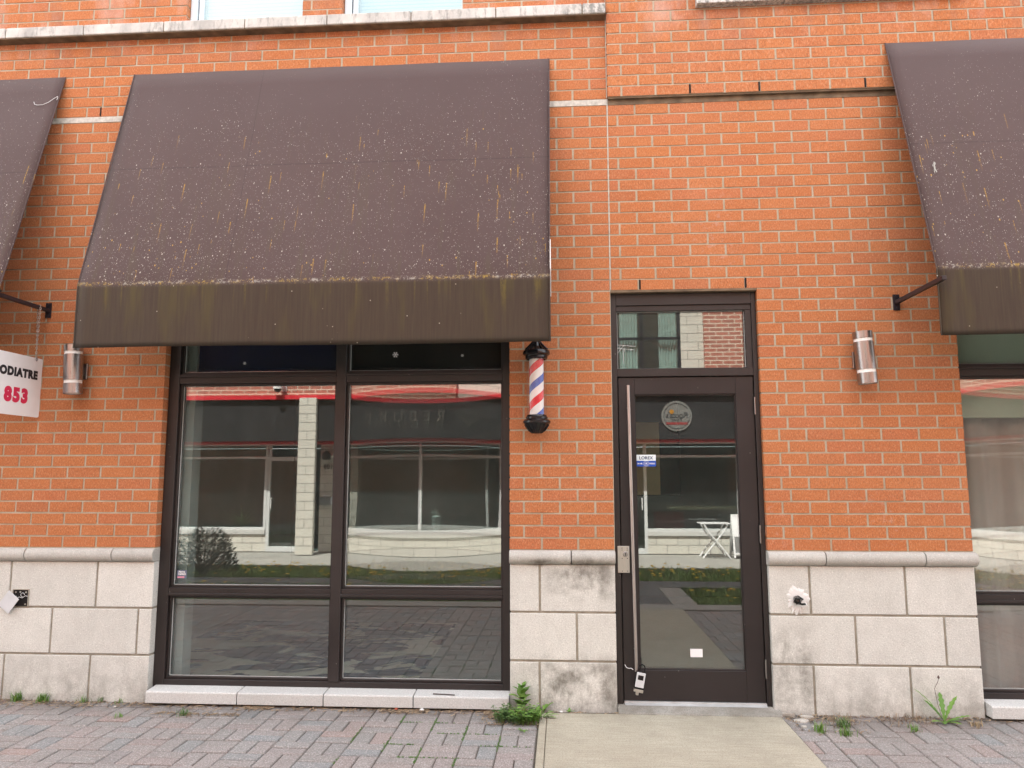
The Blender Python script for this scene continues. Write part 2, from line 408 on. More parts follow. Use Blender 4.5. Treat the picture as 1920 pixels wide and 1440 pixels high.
    runz = m.math('MULTIPLY', m.mr(z[2], .19, .40), m.mr(m.noise(60, 3, .8, m.coord((1, 1, .4))), .3, .6))
    vc = m.mix(m.math('MULTIPLY', m.math('MULTIPLY', runx, runz), .75), vc, (.19, .145, .022))
    c = m.mix(fl, c, vc)
    m.color(c); m.bump(m.math('ADD', m.noise(420, 2), m.math('MULTIPLY', m.noise(2.2, 3), 2.5)), .22, .006); return m.m
M_awn = [mk_awning(1), mk_awning(2), mk_awning(4)]
M_awn_in = plain('awning_frame_dark', (.02, .016, .016), .6)

def mk_paver():
    m = NM('concrete_paver', .9, 0, .15)
    r = m.geo.outputs['Random Per Island']; wv = m.coord(src='World')
    c = m.ramp(r, [(0, (.235, .225, .212)), (.2, (.275, .250, .238)), (.4, (.255, .243, .232)), (.58, (.285, .248, .232)), (.72, (.262, .253, .243)), (.84, (.222, .236, .238)), (.95, (.30, .228, .205)), (1, (.235, .233, .228))])
    sp = m.noise(130, 3, .8, wv); c = m.mix(m.mr(sp, .5, .66, 0, .65), c, (.62, .59, .57)); c = m.mix(m.mr(sp, .3, .46, .45, 0), c, (.16, .145, .14))
    s = m.sep(wv)
    near_wall = m.math('MULTIPLY', m.mr(s[1], -.36, -.02, 0, .75), m.mr(m.noise(3.5, 5, .6, wv), .3, .6))  # pavers darker in patches towards the wall
    c = m.mix(near_wall, c, (.13, .112, .10))
    c = m.mix(m.mr(m.noise(1.5, 5, .6, wv), .45, .75, 0, .35), c, (.16, .145, .13))
    gm = m.math('MULTIPLY', m.mr(m.vor(3.2, wv), .035, .05, .75, 0), m.mr(m.noise(2.3, 2, vec=m.coord(src='World', off=(4, 4, 0))), .5, .55)); c = m.mix(gm, c, (.11, .10, .095))
    m.color(c); m.bump(sp, .5, .004); return m.m
M_paver = mk_paver()
def mk_conc(name, a, b, brush=True):
    m = NM(name, .92, 0, .12); wv = m.coord(src='World')
    c = m.mix(m.mr(m.noise(2.2, 6, .6, wv), .3, .7), a, b)
    sp = m.noise(125, 4, .8, wv); c = m.mix(m.mr(sp, .38, .5, .6, 0), c, tuple(x*.5 for x in a)); c = m.mix(m.mr(sp, .55, .75, 0, .4), c, tuple(min(1, x*1.35) for x in b))
    bl = m.noise(46, 5, .7, m.coord((.10, 3, 1), 'World'))
    if brush: c = m.mix(m.mr(bl, .45, .62, 0, .55), c, tuple(x*.7 for x in a))
    s = m.sep(wv); c = m.mix(m.math('MULTIPLY', m.mr(s[1], -.22, -.03, 0, .5), m.mr(m.noise(8, 5, .6, wv), .4, .6)), c, (.16, .14, .11))
    gv = m.vor(9, wv); c = m.mix(m.mr(gv, .025, .05, .55, 0), c, tuple(x*.35 for x in a)); st_ = m.noise(1.6, 6, .7, m.coord(src='World', off=(8, 2, 0))); c = m.mix(m.mr(st_, .52, .72, 0, .35), c, tuple(x*.55 for x in a))
    m.color(c); m.bump(m.math('ADD', sp, bl), .35, .004); return m.m
M_conc = mk_conc('beige_concrete', (.40, .365, .285), (.50, .465, .375))
M_conc2 = mk_conc('grey_concrete', (.33, .32, .29), (.42, .40, .36))
M_sand = mk_conc('joint_sand', (.10, .09, .075), (.19, .17, .14), False)
def mk_ground():
    m = NM('soil', .95, 0, .1); wv = m.coord(src='World')
    m.color(m.mix(m.mr(m.noise(4, 6, .65, wv), .3, .7), (.07, .085, .03), (.12, .10, .06))); m.bump(m.noise(40, 4, vec=wv), .5, .02); return m.m
M_soil = mk_ground()
def mk_leaf(name, a, b):
    m = NM(name, .55, 0, .35)
    r = m.geo.outputs['Random Per Island']
    m.color(m.mix(r, a, b)); m.b.inputs['Subsurface Weight'].default_value = 0
    return m.m
M_leaf = mk_leaf('green_leaf', (.085, .19, .03), (.17, .30, .06))
M_leaf2 = mk_leaf('dull_green_leaf', (.06, .13, .035), (.12, .20, .06))
M_grass = mk_leaf('grass_blade', (.13, .25, .045), (.24, .38, .09))
M_straw = mk_leaf('dry_straw', (.26, .19, .11), (.46, .36, .22))
M_litter = mk_leaf('dry_litter', (.10, .065, .04), (.38, .28, .18))
M_yellow = plain('dandelion_yellow', (.75, .50, .02), .6)

# ------------------------------------------------------------------ our building
WX0, WX1 = -7.0, 7.0                     # extent of the facade
ZC, CH = .976, .0775                     # top of the stone base, brick course
ZL = ZC+22*CH                            # underside of the lintel course
ZB = ZC+39*CH                            # shelf angle of the upper storey
bld = thing('brick_building', (0, .3, 0), 'orange brick building with a speckled stone base, dark framed shopfront windows and a glazed door', 'building')

def bands(x0, x1, joints, gap=.0125):
    js = sorted(j for j in joints if x0+.03 < j < x1-.03)
    e = [x0]+js+[x1]; out = []
    for i in range(len(e)-1):
        out.append((e[i]+(gap/2 if i else 0), e[i+1]-(gap/2 if i < len(e)-2 else 0)))
    return out
def jl(a, s): return [a+s*i for i in range(-60, 60)]
bk = MB()
def course(x0, x1, z, joints, Y=0., h=CH-.0105):
    for a, b in bands(x0, x1, joints):
        d = random.uniform(-.0012, .0012); t = random.uniform(-.0012, .0012)
        bk.box(a+random.uniform(0, .0012), b-random.uniform(0, .0012), Y+d, Y+.10, z+t, z+h+t*.6)
for k in range(39):
    z = ZC+k*CH+.008; ev = (k % 2 == 0)
    left = jl(-3.61, .2355) if ev else jl(-3.489, .2365)
    mid = [-.135, .099] if ev else [-.251, -.016, .212]
    rgt = jl(1.457, .2335) if ev else ([1.40]+[1.572+.2335*i for i in range(40)])
    if z < ZL-.01:
        course(WX0, -5.2, z, left); course(-4.4 if False else -5.2, -2.724, z, left); course(-.345, .330, z, mid)
        course(1.295, 2.549, z, rgt); course(5.15, WX1, z, rgt)
    else:
        course(WX0, .330, z, jl(-.135, .2308) if ev else jl(-.016, .2308))
        course(.340, WX1, z, jl(1.457, .2335) if ev else jl(1.572, .2335))
for k in range(8):                        # between shelf angle and ledge
    z = ZB+.048+k*CH; course(WX0, .330, z, jl(-.02, .2345) if k % 2 else jl(-.137, .2345))
for k in range(10):                       # projecting part on the right
    z = ZB+.050+k*CH; course(.336, WX1, z, jl(.666, .2335) if k % 2 == 0 else jl(.549, .2335), -.03)
for k in range(12):                       # above the ledge: window piers
    z = 4.732+k*CH; ev = k % 2
    j = jl(-.137, .2345) if ev else jl(-.02, .2345)
    for a, b in ((WX0, -2.71), (-1.845, -1.55), (-.675, .330)): course(a, b, z, j)
for k in range(10, 24):
    z = ZB+.050+k*CH; course(.336, WX1, z, jl(.666, .2335) if k % 2 == 0 else jl(.549, .2335), -.03)
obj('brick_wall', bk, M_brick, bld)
mo = MB()
Y0m, Y1m = .0035, .30
mo.box(WX0, -2.728, Y0m, Y1m, ZC-.004, ZL+.0058); mo.box(-.341, .334, Y0m, Y1m, ZC-.004, ZL+.0058); mo.box(1.299, 2.545, Y0m, Y1m, ZC-.004, ZL+.0058); mo.box(5.15, WX1, Y0m, Y1m, ZC-.004, ZL+.0058)
mo.box(WX0, .337, Y0m, Y1m, ZL+.006, 4.70); mo.box(.338, WX1, Y0m, Y1m, ZL+.006, ZB); mo.box(.342, WX1, -.0265, Y1m, ZB+.048, 5.95)
for a, b in ((WX0, -2.714), (-1.841, -1.554), (-.679, .337)): mo.box(a, b, Y0m, Y1m, 4.70, 5.70)
obj('mortar_joints', mo, M_mortar, bld)
# pale mortar bed over the shelf angle, caulked movement joint, rusty shelf angle under the projecting brick
s_ = MB(); s_.box(WX0, .331, -.002, .02, ZB+.002, ZB+.043)
s_.box(.3315, .3385, -.001, .02, ZL+.012, ZB+.045); s_.box(.3305, .3345, -.012, .02, ZB+.05, 4.62)
obj_split('caulk_joint', s_, M_caulk, bld)
s_ = MB(); s_.box(.341, WX1, -.022, .02, ZB+.036, ZB+.0478); s_.box(.341, WX1, -.002, .02, ZB-.002, ZB+.0355)
s_.box(.335, 1.294, -.004, .12, ZL-.010, ZL+.0055); s_.box(-2.723, -.346, -.001, .12, ZL-.010, ZL+.0055)
obj_split('shelf_angle', s_, M_gapdark, bld)
s_ = MB()
for x, z, y in ((.532, ZL+.010, -.0015), (1.227, ZL+.010, -.0015), (-3.315, ZB+.050, -.0015), (.898, ZB+.051, -.0315), (1.363, ZB+.051, -.0315), (2.064, ZB+.051, -.0315)):
    s_.box(x-.0055, x+.0055, y, y+.02, z, z+.066)
obj_split('weep_slot', s_, M_hole, bld)

# stone base
sb = MB(); G = .0072
def blocks(x0, x1, z0, z1, js):
    e = [x0]+js+[x1]
    for i in range(len(e)-1):
        sb.box(e[i]+(G if i else 0), e[i+1]-(G if i < len(e)-2 else 0), 0, .22, z0, z1)
rows = ((-.06, .279), (.293, .580), (.594, .886))
for (a, b, r1, r2_, r3) in ((WX0, -2.724, [-6.1, -5.5, -4.9, -4.3, -3.724, -3.128], [-6.4, -5.8, -5.2, -4.6, -4.01, -3.413, -2.817], [-6.1, -5.5, -4.9, -4.32, -3.721, -3.116]),
                            (-.343, .332, [-.155], [.084], [-.151]),
                            (1.297, 2.549, [1.545, 2.125], [1.812, 2.348], [1.546, 2.129]),
                            (5.15, WX1, [5.6, 6.2], [5.9, 6.5], [5.6, 6.2])):
    for (z0, z1), js in zip(rows, (r1, r2_, r3)): blocks(a, b, z0, z1, js)
obj_split('stone_base', sb, M_stone, bld, bevel=.004, seg=2)
sm = MB()
for a, b in ((WX0, -2.729), (-.338, .327), (1.302, 2.544), (5.155, WX1)): sm.box(a, b, .009, .20, -.05, .885)
M_stonejoint = plain('stone_joint_mortar', (.34, .31, .255), .9, var=.2, scale=20)
obj_split('base_joints', sm, M_stonejoint, bld)
# bullnose cap
cp = MB(); prof = [(.25, ZC-.001), (.0, ZC+.001)]
prof += [(-.002-.036*math.sin(t*math.pi/10), .934+.042*math.cos(t*math.pi/10)) for t in range(1, 10)]
prof += [(0, .8885), (.25, .8885)]
for a, b, js in ((WX0, -2.722, [-6.6, -6.0, -5.4, -4.8, -4.21, -3.615, -3.006]), (-.346, .334, [.053]), (1.292, 2.566, [1.645, 2.25]), (5.13, WX1, [5.7, 6.3])):
    e = [a]+js+[b]
    for i in range(len(e)-1): cp.prism(prof, e[i]+(.003 if i else 0), e[i+1]-(.003 if i < len(e)-2 else 0))
M_cap = mk_stone('cap_stone', (.50, .49, .455))
obj_split('base_cap', cp, M_cap, bld, smooth=True, bevel=.003, seg=1)
# upper ledge and upper right sill
lg = MB()
e = [WX0, -6.42, -5.83, -5.23, -4.63, -4.03, -3.437, -2.836, -2.236, -1.636, -1.032, -.432, .170, .333]
for i in range(len(e)-1): lg.box(e[i]+.003, e[i+1]-.003, -.08, .12, 4.634, 4.712)
obj('stone_ledge', lg, M_ledge, bld, bevel=.006)
ls = MB(); ls.box(WX0, .33, -.072, .02, 4.628, 4.705); obj('ledge_joints', ls, M_gapdark, bld)
lg = MB(); e = [.952, 1.55, 2.15, 2.75]
for i in range(3): lg.box(e[i]+.002, e[i+1]-.002, -.085, .1, 4.672, 4.78)
obj('upper_sill', lg, M_ledge, bld, bevel=.005)
# the storeys above, out of frame, which keep the street front in the shade
def mk_tex_brick(name, c1, c2, mort, scale, bw, rh, ms, off=.5, rough=.9):
    m = NM(name, rough, 0, .1)
    nd = m.n('ShaderNodeTexBrick'); nd.inputs['Color1'].default_value = (*c1, 1); nd.inputs['Color2'].default_value = (*c2, 1); nd.inputs['Mortar'].default_value = (*mort, 1)
    nd.inputs['Scale'].default_value = scale; nd.inputs['Brick Width'].default_value = bw; nd.inputs['Row Height'].default_value = rh; nd.inputs['Mortar Size'].default_value = ms
    nd.offset = off
    cv = m.n('ShaderNodeCombineXYZ'); s = m.sep(m.coord(src='World')); m.L(m.math('ADD', s[0], s[1]), cv.inputs[0]); m.L(s[2], cv.inputs[1]); m.L(cv.outputs[0], nd.inputs['Vector'])
    c = nd.outputs['Color']
    c = m.mix(m.mr(m.noise(60, 4, .7, m.coord(src='World')), .4, .7, 0, .25), c, tuple(x*.5 for x in c1))
    m.color(c); return m.m
M_brick_up = mk_tex_brick('upper_brick', (.60, .20, .085), (.54, .175, .075), (.42, .36, .27), 1, .235, .0775, .010)
u = MB(); u.box(WX0, .336, .002, .5, 5.70, 14.6); u.box(.336, WX1, -.028, .5, 5.93, 14.6)
u.box(-16, WX0-.002, .002, .5, -.1, 14.6); u.box(WX1+.002, 16, .002, .5, -.1, 14.6)
u.box(-16, 16, .502, 4.5, 2.80, 14.4)
obj('upper_wall', u, M_brick_up, bld)

# ---- glazing: two sheets; bow>0 makes them lens-like as in old sealed units
def pane(x0, x1, z0, z1, Y, parent, bow=0., gap=.016, mat=None):
    p = MB(); n = 24 if bow else 1
    for s, yy in ((1, Y), (-1, Y+gap)):
        p.grid(lambda a, b: (x0+(x1-x0)*a, yy+s*bow*(1-(2*a-1)**2)*(1-(2*b-1)**2), z0+(z1-z0)*b), n, n)
    return obj('glass_pane', p, mat or M_glass, parent, smooth='all' if bow else False)
def window(xL, xR, mull, zT, rail=(.655, .713), trans=(2.092, 2.160), bows=(0, 0, 0, 0, 0, 0), topmat=None, zb=.060, bars=True):
    f = MB(); yf, yb = .060, .155
    f.box(xL, xL+.074, yf, yb, zb, zT); f.box(xR-.046, xR, yf, yb, zb, zT)
    f.box(xL+.0742, xR-.0462, yf+.002, yb, zb, zb+.062); f.box(xL+.0742, xR-.0462, yf+.002, yb, zT-.07, zT)
    ms = [(m-.034, m+.034) for m in mull]
    for a, b in ms: f.box(a, b, yf-.004, yb, zb+.0622, zT-.0702)
    e = [(xL+.0742, None)]; xs = [xL+.0742]+[q for m in ms for q in m]+[xR-.0462]
    for i in range(0, len(xs), 2):
        a, b = xs[i]+.0004, xs[i+1]-.0004
        f.box(a, b, yf+.003, yb, rail[0], rail[1]); f.box(a, b, yf+.003, yb, trans[0], trans[1])
        f.box(a, b, yf-.012, yf+.0025, rail[0]+.008, rail[0]+.024)      # drip lips
        f.box(a, b, yf-.010, yf+.0025, trans[1]-.022, trans[1]-.008)
        # glazing beads, stepped back
        for z0, z1 in ((zb+.0622, rail[0]), (rail[1], trans[0]), (trans[1], zT-.0702)):
            for q0, q1, q2, q3 in ((a, a+.014, z0, z1), (b-.014, b, z0, z1), (a+.0142, b-.0142, z0, z0+.014), (a+.0142, b-.0142, z1-.012, z1)):
                f.box(q0, q1, yf+.022, yf+.048, q2, q3)
    w_ = obj('window', f, M_frame, bld, bevel=.002, seg=1)
    g = MB(); bi = 0
    for i in range(0, len(xs), 2):
        a, b = xs[i]+.0145, xs[i+1]-.0145
        for z0, z1 in ((zb+.0765, rail[0]-.0125), (rail[1]+.0145, trans[0]-.0125), (trans[1]+.0145, zT-.0825)):
            pane(a, b, z0, z1, yf+.050, w_, bows[bi] if bi < len(bows) else 0); bi += 1
            g.box(a, a+.004, yf+.040, yf+.047, z0, z1); g.box(a, b, yf+.040, yf+.047, z0, z0+.004)
    obj('gasket', g, M_gasket, w_)
    return w_
win1 = window(-2.722, -.347, [-1.503], ZL-.012, bows=(0, 0, 0, 0, .0022, 0))
win2 = window(2.500, 5.14, [3.85], ZL-.012, bows=(.0006, .0030, 0, 0, .001, 0))
def sill(e, name='sill'):
    s = MB()
    for i in range(len(e)-1):
        a, b = e[i]+(.003 if i else 0), e[i+1]-(.003 if i < len(e)-2 else 0)
        s.prism([(-.062, .004), (-.062, .070), (-.055, .077), (.059, .086), (.14, .055), (.14, .004)], a, b)
    return s
obj('sill', sill([-2.70, -2.095, -1.530, -.952, -.3465]), M_sill, win1, bevel=.002, seg=1)
obj('sill', sill([2.56, 3.2, 3.8, 4.4, 5.13]), M_sill, win2, bevel=.002, seg=1)
# upstairs windows
M_upframe = plain('pale_blue_white_vinyl', (.66, .75, .80), .4, var=.04)
def mk_blind():
    m = NM('pale_blue_blind', .5, 0, .3); s = m.sep(m.coord(src='World'))
    wv = m.math('FRACT', m.math('MULTIPLY', s[2], 1/.028)); m.color(m.mix(m.mr(wv, 0, .25, 1, 0), (.56, .72, .80), (.38, .54, .62))); return m.m
M_blind = mk_blind()
for a, b in ((-2.708, -1.847), (-1.548, -.677)):
    f = MB(); f.box(a, a+.05, .05, .12, 4.713, 5.69); f.box(a+.06, a+.095, .06, .12, 4.713, 5.69); f.box(b-.012, b, .05, .12, 4.713, 5.69); f.box(a+.0952, b-.0122, .055, .12, 5.62, 5.69)
    ww = obj('upper_window', f, M_upframe, bld, bevel=.003)
    g = MB(); g.box(a+.0505, a+.0595, .08, .12, 4.713, 5.69); obj('gasket', g, M_ink, ww)
    pane(a+.096, b-.013, 4.714, 5.62, .075, ww)
    bl = MB(); bl.box(a+.05, b-.01, .13, .14, 4.713, 5.69); obj('blind', bl, M_blind, ww)

# ---- door
dr = MB(); YF = .035
dr.box(.334, .371, YF, .16, -.02, ZL-.012); dr.box(1.264, 1.294, YF, .16, -.02, ZL-.012)
dr.box(.3712, 1.2638, YF+.001, .16, 2.590, ZL-.012); dr.box(.3712, 1.2638, YF+.012, .16, 2.552, 2.5898)
dr.box(.3712, 1.2638, YF+.003, .16, 2.108, 2.162)
dr.box(.3712, .3775, YF+.02, .16, 2.1622, 2.5518); dr.box(1.224, 1.2638, YF+.012, .16, 2.1622, 2.5518)
dr.box(.3712, .378, YF+.03, .16, .02, 2.1078)
doorframe = obj('door_frame', dr, M_frame, bld, bevel=.002, seg=1)
pane(.378, 1.2235, 2.163, 2.5515, YF+.045, doorframe, .0)
g = MB(); g.box(.378, .3815, YF+.036, YF+.042, 2.163, 2.551); g.box(.3817, 1.2235, YF+.036, YF+.042, 2.163, 2.1665); g.box(.3817, 1.2235, YF+.036, YF+.042, 2.548, 2.5515); g.box(1.22, 1.2235, YF+.036, YF+.042, 2.1667, 2.5478)
obj('gasket', g, M_gasket, doorframe)
d = MB(); YD = .052
d.box(.379, .484, YD, YD+.045, .042, 2.103); d.box(1.146, 1.2605, YD, YD+.045, .042, 2.103)
d.box(.4842, 1.1458, YD, YD+.045, .042, .228); d.box(.4842, 1.1458, YD, YD+.045, 1.990, 2.103)
d.box(.4842, .490, YD+.008, YD+.03, .2282, 1.9898); d.box(1.140, 1.1458, YD+.008, YD+.03, .2282, 1.9898); d.box(.4902, 1.1398, YD+.008, YD+.03, .2282, .236); d.box(.4902, 1.1398, YD+.008, YD+.03, 1.982, 1.9898)
door = obj('door', d, M_door, bld, bevel=.0015, seg=1)
pane(.4903, 1.1397, .2363, 1.9817, YD+.018, door, 0)
h = MB(); h.tube([(.438, -.012, 2.045), (.4535, -.012, .235)], .0105, 16)
for z, x in ((1.90, .439), (.36, .452)): h.tube([(x, -.012, z), (x, YD+.001, z)], .007, 10)
obj('handle', h, M_handle, door, smooth=True)
l = MB(); l.box(.352, .428, YF-.006, YF-.001, .834, 1.003)
lp = obj('lock_plate', l, M_plate, door, bevel=.002)
l = MB(); l.lathe([(.0, 0), (.0165, 0), (.0165, .008), (.014, .010), (.0, .010)], (.402, YF-.006, .952), 24, Matrix.Rotation(R(90), 3, 'X'), cap=False)
obj('lock_cylinder', l, M_steel, lp, smooth=True)
l = MB(); l.box(.400, .404, YF-.0175, YF-.016, .943, .961)
for x in (.381, .414):
    for z in (.845, .925, .978, .99): l.lathe([(.0001, 0), (.003, 0), (.003, .001), (.0001, .001)], (x, YF-.006, z), 8, Matrix.Rotation(R(90), 3, 'X'), cap=False)
obj_split('screw', l, M_ink, lp, tol=.001)
for z in (1.907, 1.08, .25):
    hh = MB()
    for i in range(5): hh.lathe([(.0055, 0), (.0055, .0215)], (1.2625, YF-.002, z-.057+i*.023), 12)
    obj('hinge', hh, M_steel, door, smooth=True)
t = MB(); t.box(.379, 1.262, YD-.016, YD+.04, .027, .040); t.prism([(YD-.040, .0235), (YD-.016, .034), (YD-.016, .0235)], .38, 1.26)
obj('weather_strip', t, M_alu, door, bevel=.002)
th = MB(); th.prism([(-.078, -.03), (-.072, .002), (-.03, .010), (.02, .024), (.16, .025), (.16, -.03)], .334, 1.330)
obj('door_step', th, mk_conc('step_concrete', (.25, .24, .21), (.38, .365, .33), False), bld, bevel=.006)

# ---- shop interiors
M_wall_in = plain('dim_interior_wall', (.42, .43, .43), .9, scale=2)
M_floor_in = plain('interior_floor', (.34, .33, .32), .5, scale=4)
it = MB()
it.box(-3.4, 2.44, .40, 4.4, -.06, .012); obj('interior_floor', it, M_floor_in, bld)
it = MB(); it.box(-3.4, 2.44, 4.4, 4.5, 0, 2.7); it.box(-3.5, -3.4, .31, 4.5, 0, 2.7); it.box(2.44, 2.50, .31, 4.5, 0, 2.7); it.box(-3.4, 2.44, .31, 4.4, 2.70, 2.78); it.box(.05, .10, .9, 4.4, 0, 2.7)
obj('interior_wall', it, M_wall_in, bld)
it = MB(); it.box(-2.64, -2.585, .17, .29, .07, 2.64); it.box(-2.72, -2.64, .18, .30, .07, 2.64)
obj('jamb_lining', it, plain('pale_grey_lining', (.50, .53, .54), .6, scale=3), bld)
M_navy = plain('navy_shade', (.004, .014, .08), .4); M_blk = plain('black_cabinet_and_shade', (.004, .004, .006), .5)
it = MB(); it.box(-2.58, -1.53, .19, .20, 2.165, 2.62); obj('transom_shade_sheet', it, M_navy, bld)  # added sheet, its navy stands for the dark room and mirrored awning underside
it = MB(); it.box(-1.475, -.38, .19, .20, 2.165, 2.62); obj('transom_shade_sheet', it, M_blk, bld)  # added sheet, near-black in place of the unlit depth behind the pane
def mk_cloth_floor():
    m = NM('paint_spotted_floor_sheet', .5, 0, .3)
    n = m.noise(1.5, 5, .6, m.coord((1, 1.5, 1), 'World'), 1.0)
    m.color(m.ramp(n, [(.40, (.015, .035, .08)), (.50, (.02, .05, .12)), (.53, (.74, .70, .61)), (.7, (.78, .75, .68))])); return m.m
it = MB(); it.grid(lambda a, b: (-3.3+2.26*a, .42+2.2*b, .018+.003*math.sin(a*19)*math.sin(b*14)), 24, 24)
props(obj('floor_sheet', it, mk_cloth_floor(), None, (-2.2, 1.5, 0), smooth=True), 'dark blue stained floor sheet lying inside behind the shop window', 'floor sheet')
it = MB(); it.box(.55, .80, 1.30, 1.33, 1.30, 1.89)
props(obj('plywood_board', it, plain('plywood', (.55, .40, .22), .7, scale=5), None, (.68, 1.31, 1.3)), 'tan plywood board hanging inside behind the glass door', 'board')
it = MB(); it.box(.50, .97, 1.335, 1.37, 1.29, 2.35); obj('dark_cabinet', it, M_blk, bld)
# right-hand interior
M_pink = plain('dusty_pink_curtain', (.72, .56, .54), .8, scale=2); M_green = plain('grey_green_panel', (.74, .76, .66), .7, scale=2)
it = MB(); it.box(2.56, 5.1, .20, .26, 1.832, 2.085); it.box(2.56, 5.1, .20, .26, 2.165, 2.63); obj('header_panel', it, M_green, bld)
it = MB(); it.grid(lambda a, b: (2.56+.62*a, .33+.035*math.sin(a*13)+.006*math.sin(a*41), .02+1.85*b), 60, 2)
props(obj('curtain', it, M_pink, None, (2.8, .33, 0), smooth=True), 'dusty pink curtain hanging inside the right hand window', 'curtain')
it = MB(); it.box(3.19, 3.27, .30, .40, .02, 1.83)
obj('inner_post', it, plain('pale_post', (.75, .76, .74), .6), bld)
it = MB(); it.box(2.505, 6.9, .31, 3.5, -.06, .012); obj('interior_floor', it, plain('pinkish_floor', (.42, .33, .31), .5), bld)
it = MB(); it.box(2.505, 6.9, 3.5, 3.6, 0, 2.7); it.box(6.9, 7, .31, 3.6, 0, 2.7); it.box(2.505, 6.9, .31, 3.5, 2.70, 2.78)
obj('interior_wall', it, plain('dim_pink_wall', (.60, .48, .46), .9), bld)

# ------------------------------------------------------------------ awnings (local z: 0 = hem of the flap)
def make_awning(xw, mat, base, label):
    t = thing('awning', base, label, 'awning', 'brown cloth awnings over the shop windows')
    bx, by, bz = base; PR, ZT, ZF = .46, 2.095, .405
    c = MB()
    nu, nv = 40, 26
    def pt(u, v):
        x = xw*u
        if v < .5:
            k = v/.5; y = -PR*k; z = ZT+(ZF-ZT)*k
            sag = .006*math.sin(math.pi*k)*(1+.5*math.sin(u*9))+.003*math.sin(u*23+k*4)
            return (bx+x, by+y+sag*.9, bz+z+sag*.1)
        k = (v-.5)/.5
        return (bx+x, by-PR+.004*math.sin(u*31)*k+.003*k, bz+ZF*(1-k)+.003*math.sin(u*7)*k)
    c.grid(pt, nu, nv)
    o = obj('canopy', c, mat, t, smooth=True)
    md = o.modifiers.new('thick', 'SOLIDIFY'); md.thickness = .003; md.offset = 1
    for x in (0, xw):
        xx = bx+x
        p = MB(); p.tube([(xx, by, bz+ZT), (xx, by-PR-.001, bz+ZF), (xx, by-PR, bz)], .0042, 8)
        obj('piping', p, mat, t, smooth=True)
    f = MB(); f.tube([(bx+.01, by-PR+.02, bz+.02), (bx+xw-.01, by-PR+.02, bz+.02)], .012, 8); f.tube([(bx+.01, by-PR+.02, bz+ZF-.02), (bx+xw-.01, by-PR+.02, bz+ZF-.02)], .012, 8)
    for x in (xw*.5,): f.tube([(bx+x, by-.012, bz+ZF+.30), (bx+x, by-PR+.03, bz+ZF-.02)], .009, 8)
    obj_split('awning_frame', f, M_awn_in, t)
    return t
aw = make_awning(3.012, M_awn[0], (-3.076, -.002, 2.262), 'brown cloth awning with yellow lichen streaks over the wide middle window')
s_ = MB(); s_.box(-.0625, -.0565, -.452, -.440, 2.545, 2.905)
obj('white_strip', s_, M_whitepaint, aw)
awl = make_awning(3.2, M_awn[1], (-6.800, -.002, 2.262), 'brown cloth awning at the left edge with a thin white wire stuck on it')
awr = make_awning(3.2, M_awn[2], (2.209, -.034, 2.262), 'brown cloth awning at the right edge with a white bird dropping on it')
# things on the awnings
def on_awning(x, z, lift=.006, y0=-.002):
    k = (4.357-z)/(4.357-2.667); return (x, y0-.46*k-lift, z+lift*.25)
pts = [(-3.775, 4.135), (-3.765, 4.114), (-3.74, 4.106), (-3.70, 4.108), (-3.66, 4.13), (-3.63, 4.160), (-3.606, 4.178), (-3.603, 4.165), (-3.606, 4.145)]
wv = MB(); wv.tube([on_awning(x, z, .008) for x, z in pts], .0016, 6)
props(obj('loose_wire', wv, M_whitepaint, None, on_awning(-3.8, 4.1), smooth=True), 'thin white squiggle of wire lying on the left awning', 'wire')

dp = MB()
for k_, (dx, dz, rx, rz) in enumerate(((0, 0, .005, .030), (.005, .026, .006, .012), (-.007, -.032, .002, .018), (.004, -.03, .0035, .012), (-.009, .01, .0025, .008))):
    cx, cz = 2.330+dx, 3.355+dz
    ring = [on_awning(cx+rx*math.cos(q*.524)*(1+.25*math.sin(q*2.1+k_)), cz+rz*math.sin(q*.524), .009+k_*.0003, -.034) for q in range(12)]
    dp.add(ring, [tuple(range(12))[::-1]])
props(obj('bird_dropping', dp, plain('dried_dropping', (.34, .34, .31), .8), None, on_awning(2.33, 3.355, .009, -.034)), 'white bird dropping smeared on the right awning', 'bird dropping')

# ------------------------------------------------------------------ wall lamps
def make_lamp(base, label):
    t = thing('wall_lamp', base, label, 'wall lamp', 'steel cylinder wall lamps beside the awnings')
    x, y, z = base; yc = y-.095; r = .059
    rot = Matrix.Rotation(R(-3), 3, 'Y')
    def cyl(z0, z1, rr, cap=True):
        m = MB(); m.lathe([(rr-.004, z0), (rr, z0), (rr, z1), (rr-.004, z1)] if not cap else [(rr, z0), (rr, z1)], (x, yc, z), 40, rot, cap=cap); return m
    b = MB()
    for z0, z1 in ((-.163, -.095), (-.073, .105), (.125, .170)): b.lathe([(r-.003, z0), (r, z0), (r, z1), (r-.003, z1)], (x, yc, z), 48, rot, cap=False)
    obj('body', b, M_steel, t, smooth=True)
    for zz in (-.084, .115): obj('light_ring', cyl(zz-.012, zz+.012, r-.0035), M_white, t, smooth=True)
    obj('lens', cyl(-.158, -.152, r-.004), M_white, t, smooth=True)
    obj('top_cap', cyl(.155, .166, r-.0035), M_steel, t, smooth=True)
    p = MB(); p.box(x-.047, x+.047, y-.018, y, z-.055, z+.055); obj('mounting_plate', p, M_steel, t, bevel=.004)
    p = MB(); p.box(x-.02, x+.02, yc+r-.01, y-.017, z-.03, z+.03); obj('arm', p, M_steel, t, bevel=.002)
    return t
lamp = make_lamp((1.928, -.001, 2.193), 'brushed steel cylinder wall lamp on bare brick right of the door')
l2 = copy_tree(lamp); l2.location = (-3.318, -.001, 2.176)
l2['label'] = 'brushed steel cylinder wall lamp beside the white hanging sign at the left'

